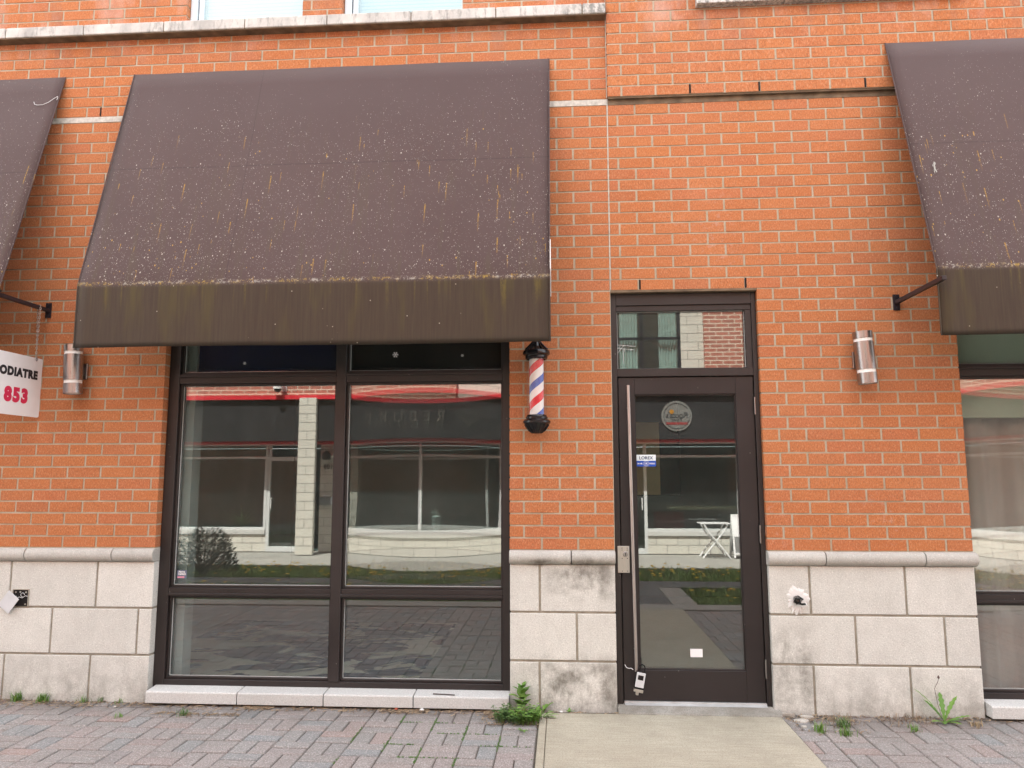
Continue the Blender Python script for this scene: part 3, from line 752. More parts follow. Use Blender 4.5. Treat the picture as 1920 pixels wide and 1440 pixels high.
# ------------------------------------------------------------------ barber pole
bp_ = thing('barber_pole', (-.160, -.001, 1.72), 'red, white and blue striped barber pole with black caps fixed to the brick pier', 'barber pole')
px, py = -.160, -.118
def flute(a, k): return 1
top = [(.002, 2.345), (.020, 2.345), (.022, 2.325), (.034, 2.315), (.040, 2.300), (.052, 2.285), (.070, 2.270), (.084, 2.262), (.0885, 2.252), (.0885, 2.240), (.080, 2.233), (.074, 2.230), (.072, 2.222), (.074, 2.216), (.070, 2.208), (.060, 2.204)]
m_ = MB(); m_.lathe(top, (px, py, 0), 48, cap=False)
for i in range(12):
    a = 2*math.pi*i/12; m_.tube([(px+.024*math.cos(a), py+.024*math.sin(a), 2.325), (px+.040*math.cos(a), py+.040*math.sin(a), 2.306), (px+.074*math.cos(a), py+.074*math.sin(a), 2.272)], .0045, 6)
m_.lathe([(.002, 2.335), (.016, 2.338), (.02, 2.36), (.0, 2.375)], (px, py, 0), 24, cap=False)
obj('top_cap', m_, M_black, bp_, smooth=True)
m_ = MB(); m_.lathe([(.058, 1.845), (.064, 1.842), (.066, 1.834), (.070, 1.830), (.070, 1.818), (.080, 1.812), (.0885, 1.804), (.0885, 1.792), (.080, 1.784), (.068, 1.766), (.052, 1.745), (.034, 1.730), (.016, 1.723), (.001, 1.722)], (px, py, 0), 48, cap=False)
for i in range(16):
    a = 2*math.pi*i/16; m_.tube([(px+r*math.cos(a), py+r*math.sin(a), z) for r, z in ((.078, 1.782), (.068, 1.765), (.052, 1.744), (.030, 1.728))], .0045, 6)
obj('bottom_cap', m_, M_black, bp_, smooth=True)
def mk_stripes():
    m = NM('spiral_stripes', .35, 0, .4); s = m.sep(m.coord(src='Object', off=(0, .117, 0)))
    ang = m.math('ARCTAN2', s[1], s[0]); t_ = m.math('SUBTRACT', m.math('MULTIPLY', s[2], 1/.226), m.math('DIVIDE', ang, 2*math.pi))
    fr = m.math('FRACT', m.math('ADD', t_, 10.92))
    c = m.ramp(fr, [(0, (.62, .022, .035)), (.25, (.74, .73, .72)), (.50, (.03, .10, .42)), (.73, (.74, .73, .72))], True)
    m.color(c); return m.m
m_ = MB(); m_.lathe([(.0465, 1.842), (.0465, 2.208)], (px, py, 0), 48); obj('striped_cylinder', m_, mk_stripes(), bp_, smooth=True)
m_ = MB(); m_.lathe([(.0645, 1.842), (.0645, 2.208)], (px, py, 0), 48, cap=False); obj('glass_tube', m_, M_clear, bp_, smooth=True)
m_ = MB()
for z in (2.24, 1.80): m_.box(px-.012, px+.012, py+.075, -.004, z-.010, z+.010)
m_.box(px-.022, px+.022, -.008, -.001, 1.77, 2.28)
obj('wall_mount', m_, M_black, bp_, bevel=.002)

# ------------------------------------------------------------------ sign brackets and the hanging sign
def make_bracket(base, length, label):
    t = thing('sign_bracket', base, label, 'sign bracket', 'black iron sign brackets on the brick')
    x, y, z = base
    p = MB(); p.box(x-.021, x+.021, y-.006, y, z-.053, z+.053); pl = obj('wall_plate', p, M_bracket, t, bevel=.001)
    p = MB()
    for zz in (.040, -.040): p.lathe([(.0001, 0), (.0075, 0), (.006, .004), (.0001, .005)], (x, y-.006, z+zz), 12, Matrix.Rotation(R(90), 3, 'X'), cap=False)
    obj_split('bolt', p, M_bracket, pl, smooth=True)
    p = MB(); p.box(x-.0125, x+.0125, y-length, y-.006, z-.0125, z+.0125); obj('arm', p, M_bracket, t, bevel=.0015)
    return t
brR = make_bracket((2.184, -.001, 2.572), .62, 'black iron sign bracket running behind the right awning, empty')
brL = copy_tree(brR); brL.location = (-3.594, -.001, 2.614); brL['label'] = 'black iron sign bracket at the left holding chains and the white sign'
SX = -3.592
sg = thing('hanging_sign', (SX, -.42, 1.857), 'white hanging sign reading PODIATRE 853, chained to the left bracket', 'sign')
def rounded(y0, y1, z0, z1, r):
    pts = []
    for cy, cz, a0 in ((y1-r, z1-r, 0), (y0+r, z1-r, 90), (y0+r, z0+r, 180), (y1-r, z0+r, 270)):
        for i in range(5): a = R(a0+i*22.5); pts.append((cy+r*math.cos(a), cz+r*math.sin(a)))
    return pts
p = MB(); p.prism(rounded(-.835, -.030, 1.857, 2.262, .014), SX-.004, SX+.004); obj('board', p, M_signwhite, sg)
obj('lettering', text_mesh('PODIATRE', .0735, frame_mat((SX+.0045, -.074, 2.117), (0, 1, 0), (0, 0, 1)), .0006, .0052, 1.16, 'RIGHT'), M_ink, sg)
obj('lettering', text_mesh('853', .122, frame_mat((SX+.0045, -.150, 1.949), (0, 1, 0), (0, 0, 1)), .0006, .0085, 1.24, 'RIGHT'), M_red, sg)
ch = MB()
def chain(a, b, r=.0065, wire=.0021):
    a, b = Vector(a), Vector(b); L_ = (b-a).length; n = int(L_/(r*2.0)); dr_ = (b-a).normalized(); o1 = dr_.orthogonal().normalized(); o2 = dr_.cross(o1)
    for i in range(n):
        c = a+dr_*((i+.5)*L_/n); s = o1 if i % 2 else o2
        ch.tube([c+dr_*(math.cos(q*math.pi/4)*r*1.35)+s*(math.sin(q*math.pi/4)*r*.62) for q in range(8)], wire, 4, True)
for yy in (-.100, -.765):
    chain((SX+.015, yy-.008, 2.628), (SX, yy+.004, 2.262), .0075); chain((SX-.015, yy+.006, 2.628), (SX, yy+.010, 2.262), .0075)
    chain((SX+.015, yy-.008, 2.630), (SX-.015, yy+.006, 2.630), .0075)
obj_split('chain', ch, mk_steel('chain_steel', (.8, .78, .75), .4), sg)
ch = MB()
for yy in (-.095, -.76): ch.tube([(SX+.007, yy+.006*math.cos(q*math.pi/4), 2.252+.012*math.sin(q*math.pi/4)) for q in range(8)], .0015, 5, True)
obj_split('hook', ch, M_bracket, sg)

# ------------------------------------------------------------------ small things on wall and door
jb = thing('junction_box', (-3.635, .0, .64), 'open black junction box in the stone base with its grey cover hanging loose', 'junction box')
p = MB(); p.box(-3.690, -3.584, -.004, .006, .594, .700); obj('box_recess', p, M_hole, jb)
p = MB(); p.box(-3.694, -3.690, -.008, .0, .592, .704); p.box(-3.584, -3.580, -.008, .0, .592, .704); p.box(-3.690, -3.584, -.008, .0, .700, .704)
obj_split('box_rim', p, M_stonejoint, jb)
rot = Matrix.Rotation(R(40), 3, 'Y')
p = MB(); p.box(-.048, .048, -.002, .002, -.062, .062, Matrix.Translation((-3.705, -.022, .622)) @ (Matrix.Rotation(R(38), 4, 'Y') @ Matrix.Rotation(R(5), 4, 'X')))
obj('cover', p, plain('painted_grey_cover', (.62, .64, .66), .5, var=.08), jb, bevel=.002)
p = MB(); p.tube([(-3.655, -.02, .645), (-3.640, -.014, .655), (-3.62, -.012, .648), (-3.60, -.010, .662), (-3.588, -.006, .658)], .0018, 6)
p.tube([(-3.62+.013*math.cos(q), -.01, .668+.013*math.sin(q)) for q in [i*.5 for i in range(11)]], .0014, 6)
obj('cable', p, M_whitepaint, jb, smooth=True)
p = MB()
for x, z in ((-3.672, .684), (-3.640, .686), (-3.600, .684), (-3.600, .606), (-3.668, .655)): p.lathe([(.0001, 0), (.0055, 0), (.0055, .003), (.0001, .003)], (x, -.004, z), 10, Matrix.Rotation(R(90), 3, 'X'), cap=False)
obj_split('terminal', p, M_plate, jb)

ps = thing('pipe_stub', (1.478, 0, .66), 'black pipe stub sticking out of a splash of white plaster on the stone base', 'pipe stub')
def blobmesh(cx, cz, rx, rz, seed, drips=()):
    rnd = random.Random(seed); n = 72; ph = [rnd.uniform(0, 6.28) for _ in range(6)]
    ring = []
    for i in range(n):
        a = 2*math.pi*i/n; k = 1+.10*math.sin(3*a+ph[0])+.07*math.sin(7*a+ph[1])+.05*math.sin(13*a+ph[2])+.035*math.sin(23*a+ph[3])
        for da, dl in drips:
            dd = abs((a-da+math.pi) % (2*math.pi)-math.pi)
            if dd < .10: k += dl*(1-dd/.10)
        ring.append((cx+rx*k*math.cos(a), cz+rz*k*math.sin(a)))
    m = MB(); vs = [(cx, -.009, cz)]+[(cx+(x-cx)*.75, -.007, cz+(z-cz)*.75) for x, z in ring]+[(x, -.0015, z) for x, z in ring]+[(x, .004, z) for x, z in ring]
    fs = [(0, 1+i, 1+(i+1) % n) for i in range(n)]+[(1+r_*n+i, 1+(r_+1)*n+i, 1+(r_+1)*n+(i+1) % n, 1+r_*n+(i+1) % n) for r_ in range(2) for i in range(n)]
    return m.add(vs, fs)
M_plaster = plain('white_plaster', (.72, .71, .69), .8, var=.06, bump=.3)
obj('plaster_patch', blobmesh(1.466, .684, .066, .074, 4, ((R(262), .45), (R(283), .6), (R(245), .3))), M_plaster, ps)
p = MB(); p.lathe([(.012, 0), (.026, 0), (.026, .02), (.023, .035), (.020, .055), (.0125, .055), (.011, .01)], (1.466, .0, .680), 24, Matrix.Rotation(R(90), 3, 'X') @ Matrix.Rotation(R(-18), 3, 'Y'), cap=False, wob=lambda a, k: 1+.10*math.sin(5*a+k)+.05*math.sin(9*a))
p.tube([(1.452, -.008, .698), (1.468, -.030, .700), (1.484, -.052, .690)], .006, 6)
p.tube([(1.470, -.008, .660), (1.482, -.030, .656), (1.496, -.052, .662)], .007, 6)
obj('pipe', p, M_black, ps, smooth=True)

lb = thing('key_lock_box', (.470, -.03, .10), 'small silver and black key lock box hung on the bottom of the door handle', 'lock box')
Tm = Matrix.Translation((.471, -.034, .188)) @ Matrix.Rotation(R(11), 4, 'Y')
p = MB(); p.box(-.031, .031, -.017, .019, -.052, .054, Tm); obj('case', p, M_black, lb, bevel=.005)
p = MB(); p.box(-.027, .027, -.022, -.0172, -.040, .050, Tm); fp = obj('front_plate', p, plain('silver_grey_plastic', (.60, .62, .64), .35), lb, bevel=.003)
p = MB(); p.box(-.017, .017, -.0235, -.0222, .006, .034, Tm); obj('dial_window', p, M_hole, fp, bevel=.002)
p = MB(); p.box(-.029, .029, -.020, .012, -.070, -.0525, Tm); p.box(-.014, .004, -.018, .005, -.088, -.0705, Tm); obj('latch', p, M_plate, lb, bevel=.002)
p = MB(); p.tube([Tm @ Vector((x, .002, z)) for x, z in ((-.020, .05), (-.021, .075), (-.014, .090), (.0, .095), (.014, .090), (.021, .075), (.020, .05))], .004, 8)
obj('shackle', p, M_black, lb, smooth=True)
p = MB(); p.tube([(.385, YD-.006, .262), (.395, YD-.01, .245), (.410, YD-.014, .240), (.425, YD-.02, .243), (.436, YD-.03, .236)], .0022, 6)
obj('twisted_wire', p, M_whitepaint, lb, smooth=True)

# stickers on glass (door pane front at YD+.018)
st = thing('security_sticker', (.551, YD+.016, 1.514), 'blue and white security camera sticker reading LOREX on the door glass', 'sticker')
gy = YD+.0155
p = MB(); p.box(.484+.006, .616, gy, gy+.0015, 1.552, 1.591); obj('upper_field', p, plain('sticker_white', (.72, .80, .83), .4), st)
p = MB(); p.box(.484+.006, .617, gy, gy+.0015, 1.514, 1.5518); obj('lower_field', p, plain('sticker_blue', (.02, .08, .42), .4), st)
FM = lambda x, z: frame_mat((x, gy-.0006, z), (1, 0, 0), (0, 0, 1))
obj('lettering', text_mesh('LOREX', .028, FM(.552, 1.561), .0003, .0008, 1.05, 'CENTER'), plain('sticker_navy', (.03, .06, .12), .5), st)
w1 = text_mesh('24 HR', .0125, FM(.512, 1.529), .0003, .0004, 1.0, 'CENTER'); w2 = text_mesh('VIDEO', .0125, FM(.592, 1.529), .0003, .0004, 1.0, 'CENTER')
w1.add(w2.v, w2.f)
for rr in (.018, .011): w1.tube([(.553+rr*math.cos(q*math.pi/12), gy-.001, 1.534+rr*math.sin(q*math.pi/12)) for q in range(24)], .0009, 4, True)
w1.box(.549, .557, gy-.0012, gy-.0004, 1.530, 1.538)
obj('lettering', w1, M_signwhite, st)
p = MB(); p.box(.803, .880, gy, gy+.0012, .308, .359)
props(obj('paper_card', p, M_signwhite, None, (.84, gy, .308)), 'blank white paper card stuck low on the door glass', 'card')
wy = .109-.0015
st = thing('alarm_sticker', (-2.60, wy, .775), 'small faded alarm company sticker in the corner of the left window pane', 'sticker')
p = MB(); p.box(-2.618, -2.552, wy-.0004, wy+.0008, .768, .822); obj('backing', p, plain('faded_sticker', (.16, .18, .26), .5), st)
FM2 = lambda x, z: frame_mat((x, wy-.0010, z), (1, 0, 0), (0, 0, 1))
w1 = text_mesh('Alarme', .017, FM2(-2.586, .806), .0003, .0006, .9, 'CENTER'); w2 = text_mesh('EXPRESS', .0165, FM2(-2.583, .790), .0003, .0006, .85, 'CENTER'); w1.add(w2.v, w2.f)
obj('lettering', w1, M_signwhite, st)
p = MB(); p.box(-2.614, -2.566, wy-.0012, wy-.0006, .771, .781); obj('pink_band', p, plain('pink_band', (.75, .32, .42), .5), st)
# snowflake stickers on the top panes
def snowflake(cx, cz, r, label):
    m = MB()
    for i in range(6):
        a = i*math.pi/3; dx, dz = math.cos(a), math.sin(a)
        m.tube([(cx, wy, cz), (cx+dx*r, wy, cz+dz*r)], r*.09, 4)
        for k in (.45, .72):
            for s in (-1, 1):
                b = a+s*math.pi/4
                m.tube([(cx+dx*r*k, wy, cz+dz*r*k), (cx+dx*r*k+math.cos(b)*r*.3, wy, cz+dz*r*k+math.sin(b)*r*.3)], r*.07, 4)
    props(obj('snowflake_sticker', m, M_signwhite, None, (cx, wy, cz)), label, 'sticker', 'white snowflake stickers on the top panes')
snowflake(-2.21, 2.240, .011, 'faint white snowflake sticker on the navy top left pane')
snowflake(-1.142, 2.287, .020, 'largest white snowflake sticker, middle of the black top pane')
snowflake(-.676, 2.276, .010, 'tiny white snowflake sticker at the right of the black top pane')
m = MB(); ty = YF+.0445
for a, b in (((.379, 2.33), (.455, 2.322)), ((.40, 2.322), (.379, 2.30)), ((.425, 2.328), (.379, 2.272)), ((.385, 2.305), (.49, 2.296)), ((.455, 2.322), (.502, 2.318)), ((.47, 2.300), (.470, 2.287)), ((.418, 2.30), (.420, 2.20)), ((.424, 2.31), (.43, 2.278))):
    m.tube([(a[0], ty-.001, a[1]), (b[0], ty-.001, b[1])], .0012, 4)
props(obj('branching_lines', m, M_signwhite, None, (.42, ty, 2.28)), 'thin white branching line decal on the pane above the door', 'mark')  # thin white lines laid on the pane in a branching pattern
# stick on the sill
m = MB(); m.tube([(-.83, -.03, .0835), (-.76, -.036, .084), (-.69, -.044, .083)], .0035, 5)
props(obj('stick', m, plain('dark_twig', (.07, .06, .055), .8), None, (-.76, -.036, .08)), 'short dark stick lying on the stone window sill', 'stick')

# ------------------------------------------------------------------ ground
g = MB(); g.box(-40, 40, -40, 30, -.60, -.075); props(obj('ground', g, M_soil), kind='structure')
# paver field, basket weave
pv = MB(); UX, UY = .2055, .186; GP = .0028
def pav(x0, x1, y0, y1):
    z = -.012+random.uniform(-.0025, .0025); c = .005; x0 += GP; x1 -= GP; y0 += GP*2.5; y1 -= GP*2.5
    if x1-x0 < .02 or y1-y0 < .02: return
    tz = random.uniform(-.0015, .0015)
    vs = [(x0, y0, -.07), (x1, y0, -.07), (x1, y1, -.07), (x0, y1, -.07), (x0, y0, z-c), (x1, y0, z-c), (x1, y1, z-c), (x0, y1, z-c), (x0+c, y0+c, z+tz), (x1-c, y0+c, z-tz), (x1-c, y1-c, z), (x0+c, y1-c, z)]
    pv.add(vs, [(0, 1, 5, 4), (1, 2, 6, 5), (2, 3, 7, 6), (3, 0, 4, 7), (4, 5, 9, 8), (5, 6, 10, 9), (6, 7, 11, 10), (7, 4, 8, 11), (8, 9, 10, 11)])
def clipx(x0, x1, lo, hi): return max(x0, lo), min(x1, hi)
for i in range(-42, 42):
    for j in range(0, 19):
        xa = -.160+UX*i; xb = xa+UX; yb = -.070-UY*(j-1)+.052 if False else -.088-UY*(j-1); ya = yb-UY
        if yb > .02: yb = .05 if True else yb
        for lo, hi in ((-9, -.157), (1.318, 9)):
            if (i+j) % 2:
                ym = (ya+yb)/2
                for y0, y1 in ((ya, ym), (ym, yb)):
                    x0, x1 = clipx(xa, xb, lo, hi); pav(x0, x1, y0, y1) if x1 > x0 else None
            else:
                xm = (xa+xb)/2
                for x0, x1 in ((xa, xm), (xm, xb)):
                    x0, x1 = clipx(x0, x1, lo, hi); pav(x0, x1, ya, yb) if x1 > x0 else None
props(obj('paver_sidewalk', pv, M_paver), kind='structure')
g = MB(); g.box(-9, 9, -3.46, .06, -.08, -.021); props(obj('paver_joint_sand', g, M_sand), kind='structure')
g = MB(); g.box(-.152, -.1090, -1.93, -.082, -.07, -.001); g.box(-.1065, 1.314, -1.93, -.082, -.07, -.001); g.box(-.152, 1.314, -3.46, -1.938, -.07, -.002)
props(obj('concrete_path', g, M_conc, bevel=.006), kind='structure')
g = MB(); g.box(-18, 18, -3.80, -3.468, -.07, -.004); g.box(1.25, 1.53, -5.1, -3.81, -.07, -.004)
props(obj('concrete_edging', g, M_conc2, bevel=.006), kind='structure')
g = MB(); g.box(-.75, 1.245, -5.15, -3.81, -.07, -.008); g.box(-18, 18, -5.75, -5.16, -.07, -.010)
props(obj('asphalt_path', g, mk_conc('worn_asphalt', (.13, .135, .135), (.19, .19, .185), False)), kind='structure')
def mk_slabs():
    return mk_tex_brick('grey_slab_sidewalk', (.42, .41, .37), (.38, .365, .33), (.16, .15, .13), 1, .45, .30, .008)
g = MB(); g.box(-18, 18, -9.6, -7.25, -.07, -.012)
props(obj('far_sidewalk', g, mk_conc('worn_grey_concrete', (.24, .235, .215), (.32, .31, .28), False)), kind='structure')
gr = MB()
rnd = random.Random(3)
def tuft(mb, x, y, z, n, h, sp=.05, wd=.004, lean=.5):
    for _ in range(n):
        a = rnd.uniform(0, 6.28); hh = h*rnd.uniform(.5, 1.15); l_ = rnd.uniform(.1, lean); bx, by = x+rnd.gauss(0, sp), y+rnd.gauss(0, sp)
        dx, dy = math.cos(a), math.sin(a); w_ = wd*rnd.uniform(.6, 1.3); px_, py_ = -dy*w_, dx*w_
        p1 = (bx+dx*hh*l_*.35, by+dy*hh*l_*.35, z+hh*.55); p2 = (bx+dx*hh*l_, by+dy*hh*l_, z+hh*(1-.35*l_))
        mb.add([(bx-px_, by-py_, z), (bx+px_, by+py_, z), (p1[0]+px_*.8, p1[1]+py_*.8, p1[2]), (p1[0]-px_*.8, p1[1]-py_*.8, p1[2]), p2], [(0, 1, 2, 3), (3, 2, 4)])
for (x0, x1, y0, y1, n) in ((-12, -.78, -5.1, -3.85, 3200), (1.56, 12, -5.1, -3.85, 2200), (-12, 12, -7.2, -5.8, 5600)):
    for _ in range(n): tuft(gr, rnd.uniform(x0, x1), rnd.uniform(y0, y1), -.075, 5, .13, .04, .006, .8)
props(obj('grass', gr, M_grass), 'short green grass in the strips between the paths', 'grass', kind='stuff')
fl = MB()
for _ in range(620):
    x = rnd.uniform(-7, 7); y = rnd.uniform(-7.15, -5.85) if rnd.random() < .8 else rnd.uniform(-5.0, -3.9)
    if y > -5.2 and -.8 < x < 1.56: continue
    z = rnd.uniform(.03, .11)-.03; r = rnd.uniform(.018, .032); fl.lathe([(r*.5, z-.006), (r, z), (r*.6, z+.008)], (x, y, 0), 7)
props(obj('dandelion_flowers', fl, M_yellow), 'yellow dandelion flowers scattered through the grass strip', 'flowers', kind='stuff')

# ------------------------------------------------------------------ weeds, grass tufts, litter along the wall
def leafstrip(mb, base, az, L_, wd, rise, droop, teeth=0, seg=9):
    dx, dy = math.cos(az), math.sin(az); vs = []
    for i in range(seg+1):
        t_ = i/seg; r = L_*t_*math.cos(rise*(1-t_*.3)); z = L_*(t_*math.sin(rise)-droop*t_*t_)
        w_ = wd*math.sin(math.pi*min(1, .08+t_*.92))**.8*(.35+.65*t_) if teeth else wd*math.sin(math.pi*(.06+.94*t_))
        if teeth and i % 2: w_ *= .58
        c = Vector(base)+Vector((dx*r, dy*r, max(z, .004-base[2]*0)))
        sd_ = Vector((-dy, dx, 0))*w_; vs += [c-sd_+Vector((0, 0, w_*.25)), c, c+sd_+Vector((0, 0, w_*.25))]
    fs = [(3*i+k, 3*i+k+1, 3*i+k+4, 3*i+k+3) for i in range(seg) for k in (0, 1)]
    mb.add(vs, fs)
def weed(name, x, y, parts, label, mat=None, group='weeds growing at the foot of the wall'):
    m = MB()
    for p_ in parts: p_(m, x, y)
    return props(obj(name, m, mat or M_leaf, None, (x, y, -.015)), label, 'weed' if 'grass' not in name else 'grass tuft', group)
def rosette(n, L_, wd, rise, droop, teeth=1, rad=.0, z=-.012):
    def f(m, x, y):
        for i in range(n):
            a = 2*math.pi*i/n+rnd.uniform(-.4, .4); q = rnd.uniform(.7, 1.15)
            leafstrip(m, (x+rad*math.cos(a), y+rad*math.sin(a), z), a, L_*q, wd*q, rise*rnd.uniform(.6, 1.2), droop, teeth)
    return f
def spray(n, r, h, lw):                     # leafy stems
    def f(m, x, y):
        for _ in range(n):
            a = rnd.uniform(0, 6.28); rr = r*rnd.random()**.5; bx, by = x+rr*math.cos(a), y+rr*math.sin(a)*.6; hh = h*rnd.uniform(.35, 1)
            m.tube([(bx, by, -.012), (bx+.01*math.cos(a), by+.01*math.sin(a), hh*.6), (bx+.02*math.cos(a), by+.02*math.sin(a), hh)], .0015, 4)
            for k in range(7):
                zz = hh*(.2+.8*k/6); aa = rnd.uniform(0, 6.28)
                leafstrip(m, (bx+.015*math.cos(a)*k/6, by+.015*math.sin(a)*k/6, zz), aa, lw*rnd.uniform(.7, 1.4), lw*.33, .5, .35, 0, 4)
    return f
weed('leafy_weed', -.262, -.060, [rosette(6, .10, .026, 1.0, .25, 0, .004, .02), rosette(6, .09, .024, .9, .3, 0, .004, .065), rosette(6, .07, .019, 1.0, .25, 0, .004, .10), rosette(5, .05, .015, 1.1, .2, 0, .003, .135)], 'upright broad leaved weed against the stone pier, left of its joint')
weed('leafy_weed', -.29, -.235, [spray(60, .13, .07, .022)], 'low dark green feathery weed spreading over the pavers by the path corner', M_leaf2)
weed('leafy_weed', -.225, -.26, [spray(36, .085, .09, .028)], 'green weed clump beside the corner of the concrete path')
weed('dandelion_weed', -.145, -.175, [rosette(9, .12, .017, .8, .35)], 'dandelion rosette on the corner of the concrete path')
weed('dandelion_weed', -.13, -.045, [rosette(8, .085, .016, 1.0, .3)], 'small bright weed in the joint of the stone pier')
weed('dandelion_weed', -.245, -.40, [rosette(7, .05, .010, .6, .4)], 'little weed sprouting between pavers in front of the clump')
weed('seedling_weed', .03, -.045, [rosette(5, .04, .009, 1.0, .2, 0)], 'tiny seedling at the foot of the stained stone pier')
dn = thing('dandelion_plant', (2.262, -.095, -.012), 'tall dandelion with toothed leaves and a dead flower stalk by the right window', 'weed', 'weeds growing at the foot of the wall')
m = MB()
for a, L_, rs in ((2.75, .26, 1.15), (2.3, .17, 1.0), (1.3, .20, 1.35), (.5, .20, 1.1), (-.3, .17, .5), (-1.0, .12, .3), (.1, .12, .25), (3.6, .12, .3), (-2.0, .10, .3)): leafstrip(m, (2.262, -.095, -.01), a, L_*.92, .025, rs, .14, 1, 12)
obj('leaf', m, M_leaf, dn)
m = MB(); m.tube([(2.262, -.085, -.01), (2.246, -.06, .08), (2.240, -.045, .17), (2.262, -.045, .21), (2.268, -.045, .228)], .0016, 5); m.lathe([(.001, 0), (.007, .006), (.006, .014), (.001, .022)], (2.268, -.045, .226), 8)
obj('flower_stalk', m, plain('dead_stalk', (.12, .08, .07), .8), dn)
for x, y, n, h, mt, lb_ in ((-3.60, .0-.02, 70, .085, M_leaf, 'leftmost green grass tuft at the foot of the stone base'), (-3.42, -.02, 90, .075, M_leaf, 'second green grass tuft from the left at the stone base'),
                           (-3.14, -.02, 26, .06, M_leaf, 'small grass tuft at the vertical joint of the stone base'), (-3.03, -.02, 22, .055, M_leaf2, 'dark grass sprig right of the stone base joint'), (-2.90, -.02, 14, .05, M_leaf, 'sparse grass sprig near the window sill corner'),
                           (-2.35, -.235, 40, .055, M_leaf2, 'dark grass tuft lying on pavers before the sill'), (-2.72, -.30, 20, .04, M_leaf, 'lone bright grass tuft among pavers at the left'),
                           (1.47, -.30, 60, .065, M_leaf, 'bright green tuft beside the concrete path edge'), (1.60, -.345, 60, .05, M_leaf, 'flat green tuft on pavers right of the path'), (1.63, -.21, 70, .07, M_leaf2, 'dull grass tuft mixed with dry stems right of the door'),
                           (2.02, -.26, 34, .05, M_leaf, 'small green tuft on pavers left of the dandelion'), (2.42, -.15, 40, .05, M_straw, 'dry straw tuft between the dandelion and the right sill')):
    m = MB(); tuft(m, x, y, -.015, n, h, .017, .0022, .9)
    props(obj('grass_tuft', m, mt, None, (x, y, -.015)), lb_, 'grass tuft', 'weeds growing at the foot of the wall')
dry = MB()
def litter(mb, x0, x1, y0, y1, n, flat=True):
    for _ in range(n):
        x = rnd.uniform(x0, x1); y = min(rnd.triangular(y0, y1, y1), y1); a = rnd.uniform(0, 3.14); L_ = rnd.uniform(.004, .02); w_ = rnd.uniform(.0015, .004); z = -.010+rnd.uniform(0, .004)
        dx, dy = math.cos(a)*L_, math.sin(a)*L_; ex, ey = -math.sin(a)*w_, math.cos(a)*w_
        mb.add([(x-dx-ex, y-dy-ey, z), (x+dx-ex, y+dy-ey, z+.003), (x+dx+ex, y+dy+ey, z+.004), (x-dx+ex, y-dy+ey, z+.002)], [(0, 1, 2, 3)])
litter(dry, -4.0, -.35, -.16, -.004, 1100); litter(dry, -.5, -.14, -.36, -.01, 520); litter(dry, -1.15, -.85, -.14, -.05, 160); litter(dry, -2.05, -1.85, -.13, -.05, 90); litter(dry, 1.33, 3.2, -.14, -.004, 420); litter(dry, -.15, 1.3, -.09, -.045, 160); litter(dry, -2.55, -2.0, -.27, -.2, 120)
litter(dry, 1.33, 1.75, -.4, -.02, 160)
for _ in range(230):
    x = rnd.uniform(1.90, 2.20) if rnd.random() < .6 else rnd.uniform(1.5, 1.75); tuft(dry, x, rnd.uniform(-.20, -.02), -.012, 1, .045, .01, .0014, 2.2)
props(obj('dry_litter', dry, M_litter), 'dry leaf crumbs and straw gathered along the foot of the wall', 'litter', kind='stuff')
mo_ = MB()
for _ in range(900):
    i = rnd.choice([-1, -2, -3, -4, -5]); x = -.160+UX*i+rnd.gauss(0, .003); y = rnd.uniform(-.95, -.15)
    if rnd.random() < .4: y = -.088-UY*rnd.randint(1, 4)+rnd.gauss(0, .003); x = rnd.uniform(-1.0, -.17)
    if math.sin(x*9+y*13) < .0: continue
    r = rnd.uniform(.002, .005); mo_.lathe([(r, -.016), (r*.7, -.011), (r*.1, -.009)], (x, y, 0), 5)
props(obj('moss', mo_, M_leaf2), 'green moss in the joints between the pavers', 'moss', kind='stuff')
def pebble(x, y, z, r, mat, name, label, cat, sq=.6):
    m = MB(); n = 10; prof = [(max(.0005, r*math.sin(math.pi*i/n)), -r*sq*math.cos(math.pi*i/n)) for i in range(n+1)]
    m.lathe(prof, (x, y, z+r*sq), 14, cap=False, wob=lambda a, k: 1+.12*math.sin(3*a+x*40)+.06*math.sin(5*a)); props(obj(name, m, mat, None, (x, y, z), smooth='all'), label, cat)
M_chip = plain('white_chip', (.66, .66, .64), .7)
pebble(-.895, -.065, -.012, .014, M_chip, 'pebble', 'round white pebble below the window sill', 'pebble')
pebble(-1.06, -.055, -.012, .012, plain('red_scrap', (.42, .08, .04), .6), 'plastic_scrap', 'small red scrap in dry litter below the window sill', 'litter')
pebble(-2.87, -.11, -.012, .008, M_chip, 'stone_chip', 'white stone chip on the pavers at the left', 'pebble')
pebble(-.02, -.075, .0, .012, M_chip, 'stone_chip', 'white stone chip at the wall edge of the concrete path', 'pebble', .35)
def chunk(x, y, w_, d_, h_, seed, label):
    rr = random.Random(seed); m = MB(); n = 9
    ring = [(x+w_*(.8+.4*rr.random())*math.cos(2*math.pi*i/n), y+d_*(.8+.4*rr.random())*math.sin(2*math.pi*i/n)) for i in range(n)]
    m.add([(a, b, -.02) for a, b in ring]+[(a*.94+x*.06, b*.94+y*.06, h_+rr.uniform(-.003, .003)) for a, b in ring], [(i, (i+1) % n, n+(i+1) % n, n+i) for i in range(n)]+[tuple(range(n, 2*n))])
    props(obj('concrete_chunk', m, M_broken, None, (x, y, 0), bevel=.002), label, 'rubble', 'broken concrete pieces by the door step')
M_broken = mk_conc('broken_concrete', (.42, .39, .34), (.55, .52, .47), False)
chunk(1.375, -.03, .045, .022, .010, 1, 'pale broken concrete piece touching the right end of the door step')
chunk(1.47, -.055, .040, .026, .002, 2, 'pale broken concrete piece at the foot of the stained stone corner')
